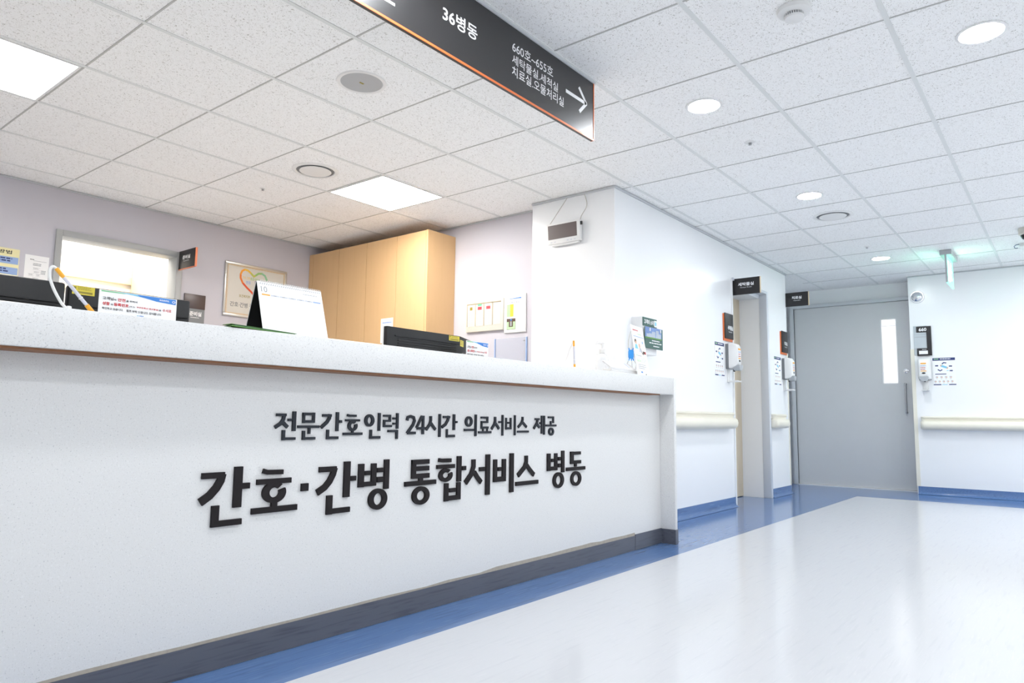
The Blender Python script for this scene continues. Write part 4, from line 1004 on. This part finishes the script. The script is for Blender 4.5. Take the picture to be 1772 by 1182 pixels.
# projecting room sign over the doorway
def blade_sign(x, y0, y1, z0, z1, text, sub, label, rim='sign_orange', th=0.012):
    t = thing('blade_sign', (x, y0, (z0 + z1) / 2), label, 'room sign', 'black room signs projecting from the walls')
    b = MB(); b.box(x, x + th, y1, y0, z0, z1, 'sign_plate', 0.001); b.build('plate', t)
    b = MB(); b.box(x - 0.0005, x + th + .002, y1 - 0.007, y1, z0 - 0.004, z1, 'sign_orange' if rim == 'sign_orange' else 'gold_frame'); b.box(x - 0.0005, x + th + .002, y1, y0, z0 - 0.004, z0, 'sign_orange' if rim == 'sign_orange' else 'ink'); b.build('edge_strip', t)
    fr = facing_x(x, y0, z0); w = y0 - y1; h = z1 - z0
    b = MB(); n = len(text) * .145
    b.text(fr, text, (.5 - n / 2) * w, .50 * h, (.5 + n / 2) * w, .72 * h, 'sign_white', 0.0008, .03); b.text(fr, sub, (.5 - n * .36) * w, .36 * h, (.5 + n * .36) * w, .44 * h, 'sign_white', 0.0008)
    b.build('lettering', t)
blade_sign(2.66, BY - 0.001, 5.30, 1.90, 2.047, '준비실', 'Preparation Room', 'small black blade sign with orange edge projecting from the lilac wall by the doorway')
blade_sign(6.20, WY - 0.001, 2.133, 1.892, 2.037, '세탁물실', 'Hamper Room', 'black blade sign for the laundry room sticking out over the grey lined opening', 'dark')
blade_sign(7.72, WY - 0.001, 2.146, 1.985, 2.13, '치료실', 'Treatment Room', 'black blade sign for the treatment room sticking out by the grey sliding door', 'dark')

t = thing('wall_sign', (2.82, BY, 1.6), 'dark room sign plate with a clear lower part on the lilac wall beside the doorway', 'room sign')
fr = facing_y(2.728, BY, 1.40)
b = MB(); b.fbox(fr, 0, .176, .205, .322, 0, .012, 'screen', .001); b.build('upper_plate', t)
b = MB(); b.fbox(fr, 0, .176, .05, .205, 0, .008, 'grey_plastic'); b.text(fr, '준비실', .05, .145, .15, .182, 'sign_white', .009, .03); b.lines(fr, .06, .125, .14, .135, 1, 'sign_white', .009, .5); b.build('lower_plate', t)
b = MB(); b.fbox(fr, 0, .176, .02, .05, 0, .012, 'sign_orange'); b.build('base_strip', t)

# ================================================================== CORRIDOR WALL
# customer comment box
t = thing('comment_box', (4.43, WY, 1.32), 'grey wall box with dark green title plate and a picture card, behind the leaflet card', 'comment box')
b = MB(); b.box(4.319, 4.527, 2.300, WY, 1.20, 1.462, 'mid_grey' if False else 'white_metal', .003); b.build('body', t)
fr = facing_y(4.319, 2.300, 1.20)
b = MB(); b.fbox(fr, 0.002, .208, .198, .258, 0, .004, 'deep_green'); b.text(fr, '고객의 소리', .018, .212, .16, .245, 'sign_white', .0048, .03)
b.rect(fr, .168, .203, .206, .248, .0045, 'sign_white'); b.disc(fr, .188, .225, .012, .016, .005, 'ink_cyan'); b.build('title_plate', t)
fr = facing_y(4.322, 2.286, 1.243)
b = MB(); b.fbox(fr, 0, .265, 0, .148, 0, .005, 'deep_green')
b.rect(fr, 0, .07, .245, .148, .0056, 'photo_sky')
for a0, a1, z1 in ((.05, .10, .105), (.10, .15, .12), (.16, .20, .132), (.20, .235, .11), (.02, .06, .10)): b.rect(fr, a0, .075, a1, z1, .006 + a0 * .001, 'photo_grey')
b.rect(fr, 0, .068, .245, .078, .0064, 'cover_green')
b.lines(fr, .10, .05, .235, .06, 1, 'sign_white', .0056, .7); b.lines(fr, .06, .033, .255, .043, 1, 'sign_white', .0056, .7); b.lines(fr, .12, .012, .225, .022, 1, 'sign_white', .0056, .7)
for a in (.06, .22): b.fbox(fr, a, a + .008, .12, .142, .006, .012, 'white_plastic')
b.build('picture_card', t)
b = MB(); b.fbox(fr, .03, .22, .02, .12, -.013, -.0002, 'white_metal'); b.build('card_mount', t)

def handrail(fr, a0, a1, label, cap0=True, cap1=True):
    mid = fr.p((a0 + a1) / 2, .75)
    t = thing('handrail', mid, label, 'handrail', 'cream wall handrails')
    bulge = [(.0, .768), (.035, .776), (.066, .772), (.084, .757), (.090, .732), (.086, .706), (.070, .688), (.040, .680), (.0, .680)]
    top = [(.0, .822), (.050, .822), (.058, .816), (.058, .806), (.052, .800), (.046, .796), (.044, .768), (.0, .768)]
    def ext(prof, secs):
        b = MB(); n = len(prof); vs = []
        for a, sc, cz in secs: vs += [fr.p(a, cz + (z - cz) * (0.55 + 0.45 * sc), h_ * sc) for h_, z in prof]
        fs = [tuple(range(n)), tuple(range(len(vs) - 1, len(vs) - n - 1, -1))]
        for k in range(len(secs) - 1): fs += [(k * n + i, k * n + (i + 1) % n, (k + 1) * n + (i + 1) % n, (k + 1) * n + i) for i in range(n)]
        return b.add(vs, fs, 'cream_rail', True)
    ext(bulge, [(a0, 1, .73), (a1, 1, .73)]).build('rail', t)
    ext(top, [(a0, 1, .8), (a1, 1, .8)]).build('top_flange', t)
    for flag, a, sg in ((cap0, a0, -1), (cap1, a1, 1)):
        if flag:
            b = ext(bulge, [(a, 1, .73), (a + sg * .012, .97, .73), (a + sg * .024, .86, .73), (a + sg * .033, .66, .73), (a + sg * .038, .3, .73)])
            c2 = ext(top, [(a, 1, .8), (a + sg * .015, .95, .8), (a + sg * .026, .75, .8), (a + sg * .032, .3, .8)])
            b.add(c2.v, c2.f, 'cream_rail', True)
            b.build('end_cap', t)
handrail(facing_y(0, WY, 0), 4.12, 6.035, 'cream handrail on the corridor wall between the counter and the laundry opening', False, True)
handrail(facing_y(0, WY, 0), 7.15, 7.47, 'short cream handrail on the corridor wall between the laundry opening and the grey door')
handrail(facing_x(FX, 0, 0), -1.255, 1.75, 'long cream handrail on the far wall right of the grey door', True, False)

# orange backed wall signs and A4 hygiene posters, hand gel dispensers
def wall_plate(x0, label):
    t = thing('wall_sign', (x0, WY, 1.57), label, 'room sign', 'black wall signs with an orange backing')
    fr = facing_y(x0, WY, 1.452)
    b = MB(); b.fbox(fr, 0, .195, 0, .242, 0, .010, 'sign_orange', .001); b.build('backing', t)
    b = MB(); b.fbox(fr, .012, .203, .022, .248, .010, .018, 'sign_plate', .001); b.build('plate', t)
    return t, fr
t, fr = wall_plate(5.955, 'black wall sign on orange backing left of the laundry opening, above a gel dispenser')
b = MB(); b.text(fr, '세탁물실', .07, .10, .19, .14, 'sign_white', .0186, .03); b.text(fr, 'Hamper Room', .09, .076, .17, .09, 'sign_white', .0186); b.build('lettering', t)
t, fr = wall_plate(7.497, 'black wall sign on orange backing next to the grey sliding door')
b = MB(); b.text(fr, '치료실', .085, .10, .185, .14, 'sign_white', .0186, .03); b.text(fr, 'Treatment Room', .09, .076, .18, .09, 'sign_white', .0186); b.build('lettering', t)

def hygiene(fr, label):
    t = thing('hygiene_poster', fr.p(.1, .145), label, 'poster', 'hand hygiene posters')
    b = MB(); b.fbox(fr, 0, .205, 0, .288, 0, .0015, 'paper'); h = .0021
    b.rect(fr, .0, .26, .205, .288, h, 'ink_navy'); b.lines(fr, .012, .268, .06, .28, 1, 'ink_lime', h + .0006, .7); b.lines(fr, .07, .268, .19, .28, 1, 'sign_white', h + .0006, .7)
    b.poly(fr, [(.07, .195), (.12, .175), (.135, .19), (.085, .212)], h, 'ink_cyan'); b.poly(fr, [(.12, .175), (.135, .168), (.14, .19), (.135, .19)], h, 'ink_skin'); b.disc(fr, .075, .207, .008, .008, h + .0003, 'ink_skin')
    def arrow(cx, cy, dx):
        b.rect(fr, cx - .014, cy - .006, cx + .006, cy + .006, h, 'ink_navy'); b.poly(fr, [(cx + .006, cy - .010), (cx + .018, cy), (cx + .006, cy + .010)], h, 'ink_navy')
    arrow(.035, .205, 1); arrow(.16, .198, 1); arrow(.165, .15, 1)
    b.stroke(fr, [(.085, .222), (.10, .237), (.125, .232)], .011, h - .0004, h, 'ink_navy'); b.stroke(fr, [(.045, .165), (.065, .15), (.085, .162)], .011, h - .0004, h, 'ink_navy')
    b.rect(fr, .018, .112, .12, .120, h, 'ink_navy'); b.lines(fr, .125, .145, .145, .155, 1, 'ink_cyan', h, .7)
    for r_ in range(2):
        for k in range(4 + r_):
            a = .032 + k * (.042 - r_ * .004) + (0 if r_ == 0 else -.015); z = .085 - r_ * .045
            b.disc(fr, a, z, .012, .010, h, 'ink_pale', 12); b.disc(fr, a + .004, z - .003, .008, .006, h + .0003, 'ink_skin', 10); b.rect(fr, a - .008, z - .019, a + .008, z - .016, h, 'ink_grey')
    b.rect(fr, .0, .0, .07, .010, h, 'ink_navy'); b.rect(fr, .14, .0, .205, .010, h, 'ink_navy'); b.lines(fr, .08, .0, .13, .009, 1, 'ink_cyan', h, .8)
    b.build('sheet', t)
hygiene(facing_y(5.765, WY, 1.137), 'white hand hygiene poster on the corridor wall left of the laundry opening dispenser')
hygiene(facing_y(7.293, WY, 1.126), 'white hand hygiene poster on the narrow wall between the two doors')
hygiene(facing_x(FX, 1.156, 1.152), 'white hand hygiene poster on the far wall under the room number plate')

def dispenser(fr, label):
    t = thing('gel_dispenser', fr.p(.06, .2), label, 'hand gel dispenser', 'white hand gel dispensers')
    W0 = .122
    b = MB(); b.fbox(fr, .004, W0 - .004, .115, .338, 0, .030, 'grey_plastic', .004); b.build('back_plate', t)
    b = MB()
    secs = [(.030, .0, W0, .120, .345), (.055, .002, W0 - .002, .124, .344), (.085, .010, W0 - .010, .135, .335), (.100, .016, W0 - .016, .15, .31), (.105, .024, W0 - .024, .165, .28)]
    vs = []; r_ = .014; pts = []
    for h_, a0, a1, z0, z1 in secs:
        ring = []
        for cx_, cz_, s0 in ((a1 - r_, z1 - r_, 0), (a0 + r_, z1 - r_, 90), (a0 + r_, z0 + r_, 180), (a1 - r_, z0 + r_, 270)):
            for q in range(4):
                a = math.radians(s0 + q * 30); ring.append(fr.p(cx_ + r_ * math.cos(a), cz_ + r_ * math.sin(a), h_))
        pts += ring
    n = 16
    fs = [tuple(range(n - 1, -1, -1)), tuple(range(4 * n, 5 * n))]
    for k in range(4): fs += [(k * n + i, k * n + (i + 1) % n, (k + 1) * n + (i + 1) % n, (k + 1) * n + i) for i in range(n)]
    b.add(pts, fs, 'white_plastic', True); b.build('cover', t)
    b = MB()
    for q, (z, m) in enumerate(((.285, 'ink_orange'), (.262, 'pale_blue'), (.243, 'ink_red'), (.224, 'ink_red'), (.207, 'ink_orange'))):
        b.fbox(fr, .035, .087, z - .004, z + (.010 if q == 0 else .004), .104, .1062, m) if q in (0, 4) else b.lines(Fr(fr.p(0, 0, .1055), fr.u, fr.v), .033, z - .004, .089, z + .004, 1, m, .0006, .8)
    b.build('instruction_label', t)
    b = MB(); b.disc(fr, .061, .185, .018, .009, .1062, 'ink', 20); b.build('window', t)
    b = MB()
    prof = [(.02, .150), (.10, .150), (.102, .135), (.085, .105), (.06, .098), (.036, .105), (.02, .135)]
    b.prism(Fr(fr.p(0, 0, .06), fr.u, fr.v), prof, 0, .058, 'mid_grey'); b.build('push_bar', t)
    b = MB(); b.tube([fr.p(.061, .12, .055), fr.p(.061, .093, .055)], .009, 'ink', 10); b.build('nozzle', t)
    b = MB(); b.fbox(fr, .032, .090, .0, .125, 0, .006, 'white_plastic', .002); b.fbox(fr, .028, .094, .0, .006, .0, .105, 'white_plastic', .002)
    for e in (.028, .091): b.fbox(fr, e, e + .003, .006, .014, .02, .105, 'white_plastic')
    b.build('drip_tray', t)
dispenser(facing_y(6.000, WY, 1.088), 'white gel dispenser with drip tray on the corridor wall left of the laundry opening')
dispenser(facing_y(7.530, WY, 1.072), 'white gel dispenser with drip tray on the wall end beside the grey door')
dispenser(facing_x(FX, 1.290, 1.092), 'white gel dispenser on the far wall below the room number plate')

# room number plate
t = thing('room_number_plate', (FX, 1.23, 1.62), 'black and grey room number plate reading 660 on the far wall', 'room number sign')
fr = facing_x(FX, 1.32, 1.468)
b = MB(); b.fbox(fr, 0, .125, .012, .325, 0, .010, 'pale_grey', .001); b.build('backing', t)
b = MB(); b.prism(fr, [(.028, 0), (.166, 0), (.166, .318), (.028, .318), (.028, .255), (.122, .255), (.122, .08), (.028, .08)], .010, .018, 'sign_plate'); b.build('plate', t)
b = MB(); b.fbox(fr, .004, .121, .083, .252, .010, .013, 'pale_grey')
b.fbox(fr, .008, .118, .200, .208, .013, .015, 'mid_grey'); b.fbox(fr, .008, .118, .232, .235, .013, .015, 'mid_grey'); b.build('name_panel', t)
b = MB(); b.text(fr, '660', .052, .266, .125, .302, 'sign_white', .0186, .03); b.lines(fr, .075, .062, .128, .070, 1, 'sign_white', .0186, .6); b.build('lettering', t)
b = MB(); b.fbox(fr, .045, .128, .018, .055, .018, .019, 'sign_white'); b.build('card_slot', t)

# round chrome emergency light
t = thing('emergency_light', (FX, 1.268, 2.11), 'round chrome dome light high on the far wall next to the grey door', 'emergency light')
b = MB(); b.lathe((FX, 1.268, 2.11), (-1, 0, 0), [(.066, 0), (.068, .006), (.062, .016)], 'chrome', 32); b.build('base_ring', t)
b = MB(); b.lathe((FX, 1.268, 2.11), (-1, 0, 0), [(.060, .014), (.055, .032), (.040, .050), (.020, .060), (0, .063)], 'chrome', 32); b.build('dome', t)
b = MB(); b.lathe((FX - .058, 1.255, 2.095), (-1, 0.1, -.1), [(.012, 0), (.012, .006), (.006, .010), (0, .011)], 'sign_white', 16); b.build('lamp', t)

t = thing('curtain_rail', (10.3, 1.9, 2.05), 'grey rail across the treatment room seen through the door window', 'rail')
b = MB(); b.box(10.28, 10.32, 0.51, 3.09, 2.02, 2.06, 'mid_grey'); b.build('rail', t)
for y in (0.9, 2.8):
    b = MB(); b.box(10.32, 10.495, y, y + .03, 2.03, 2.05, 'mid_grey'); b.build('bracket', t)
# ================================================================== ROOMS BEHIND THE DOORWAYS
t = thing('ceiling_lamp', (2.6, 6.6, 2.9), 'bright lamp in the preparation room, glowing through the doorway', 'ceiling light')
b = MB(); b.box(1.4, 4.4, 6.1, 6.9, 2.87, 2.9, 'room_lens'); b.build('diffuser', t)
t = thing('ceiling_lamp', (9.8, 1.8, CZ), 'bright lamp in the treatment room behind the door window', 'ceiling light')
b = MB(); b.box(9.3, 10.2, 1.2, 2.4, CZ - .02, CZ, 'treat_lens'); b.build('diffuser', t)
t = thing('wall_shelf', (2.2, 7.2, 1.95), 'pale wooden shelf rail on the wall of the preparation room seen through the doorway', 'shelf')
b = MB(); b.box(-0.4, 3.3, 7.54, 7.598, 2.065, 2.14, 'cream_shelf', .003); b.build('board', t)
b = MB(); b.box(-0.4, 3.3, 7.56, 7.598, 1.94, 1.995, 'cream_shelf', .003); b.build('lower_rail', t)
t = thing('column_box', (3.2, 7.2, 0), 'pale cream column at the right side of the preparation room seen through the doorway', 'column')
b = MB(); b.box(3.128, 3.5, 7.0, 7.53, 0, 2.895, 'cream_shelf', .003); b.build('shaft', t)
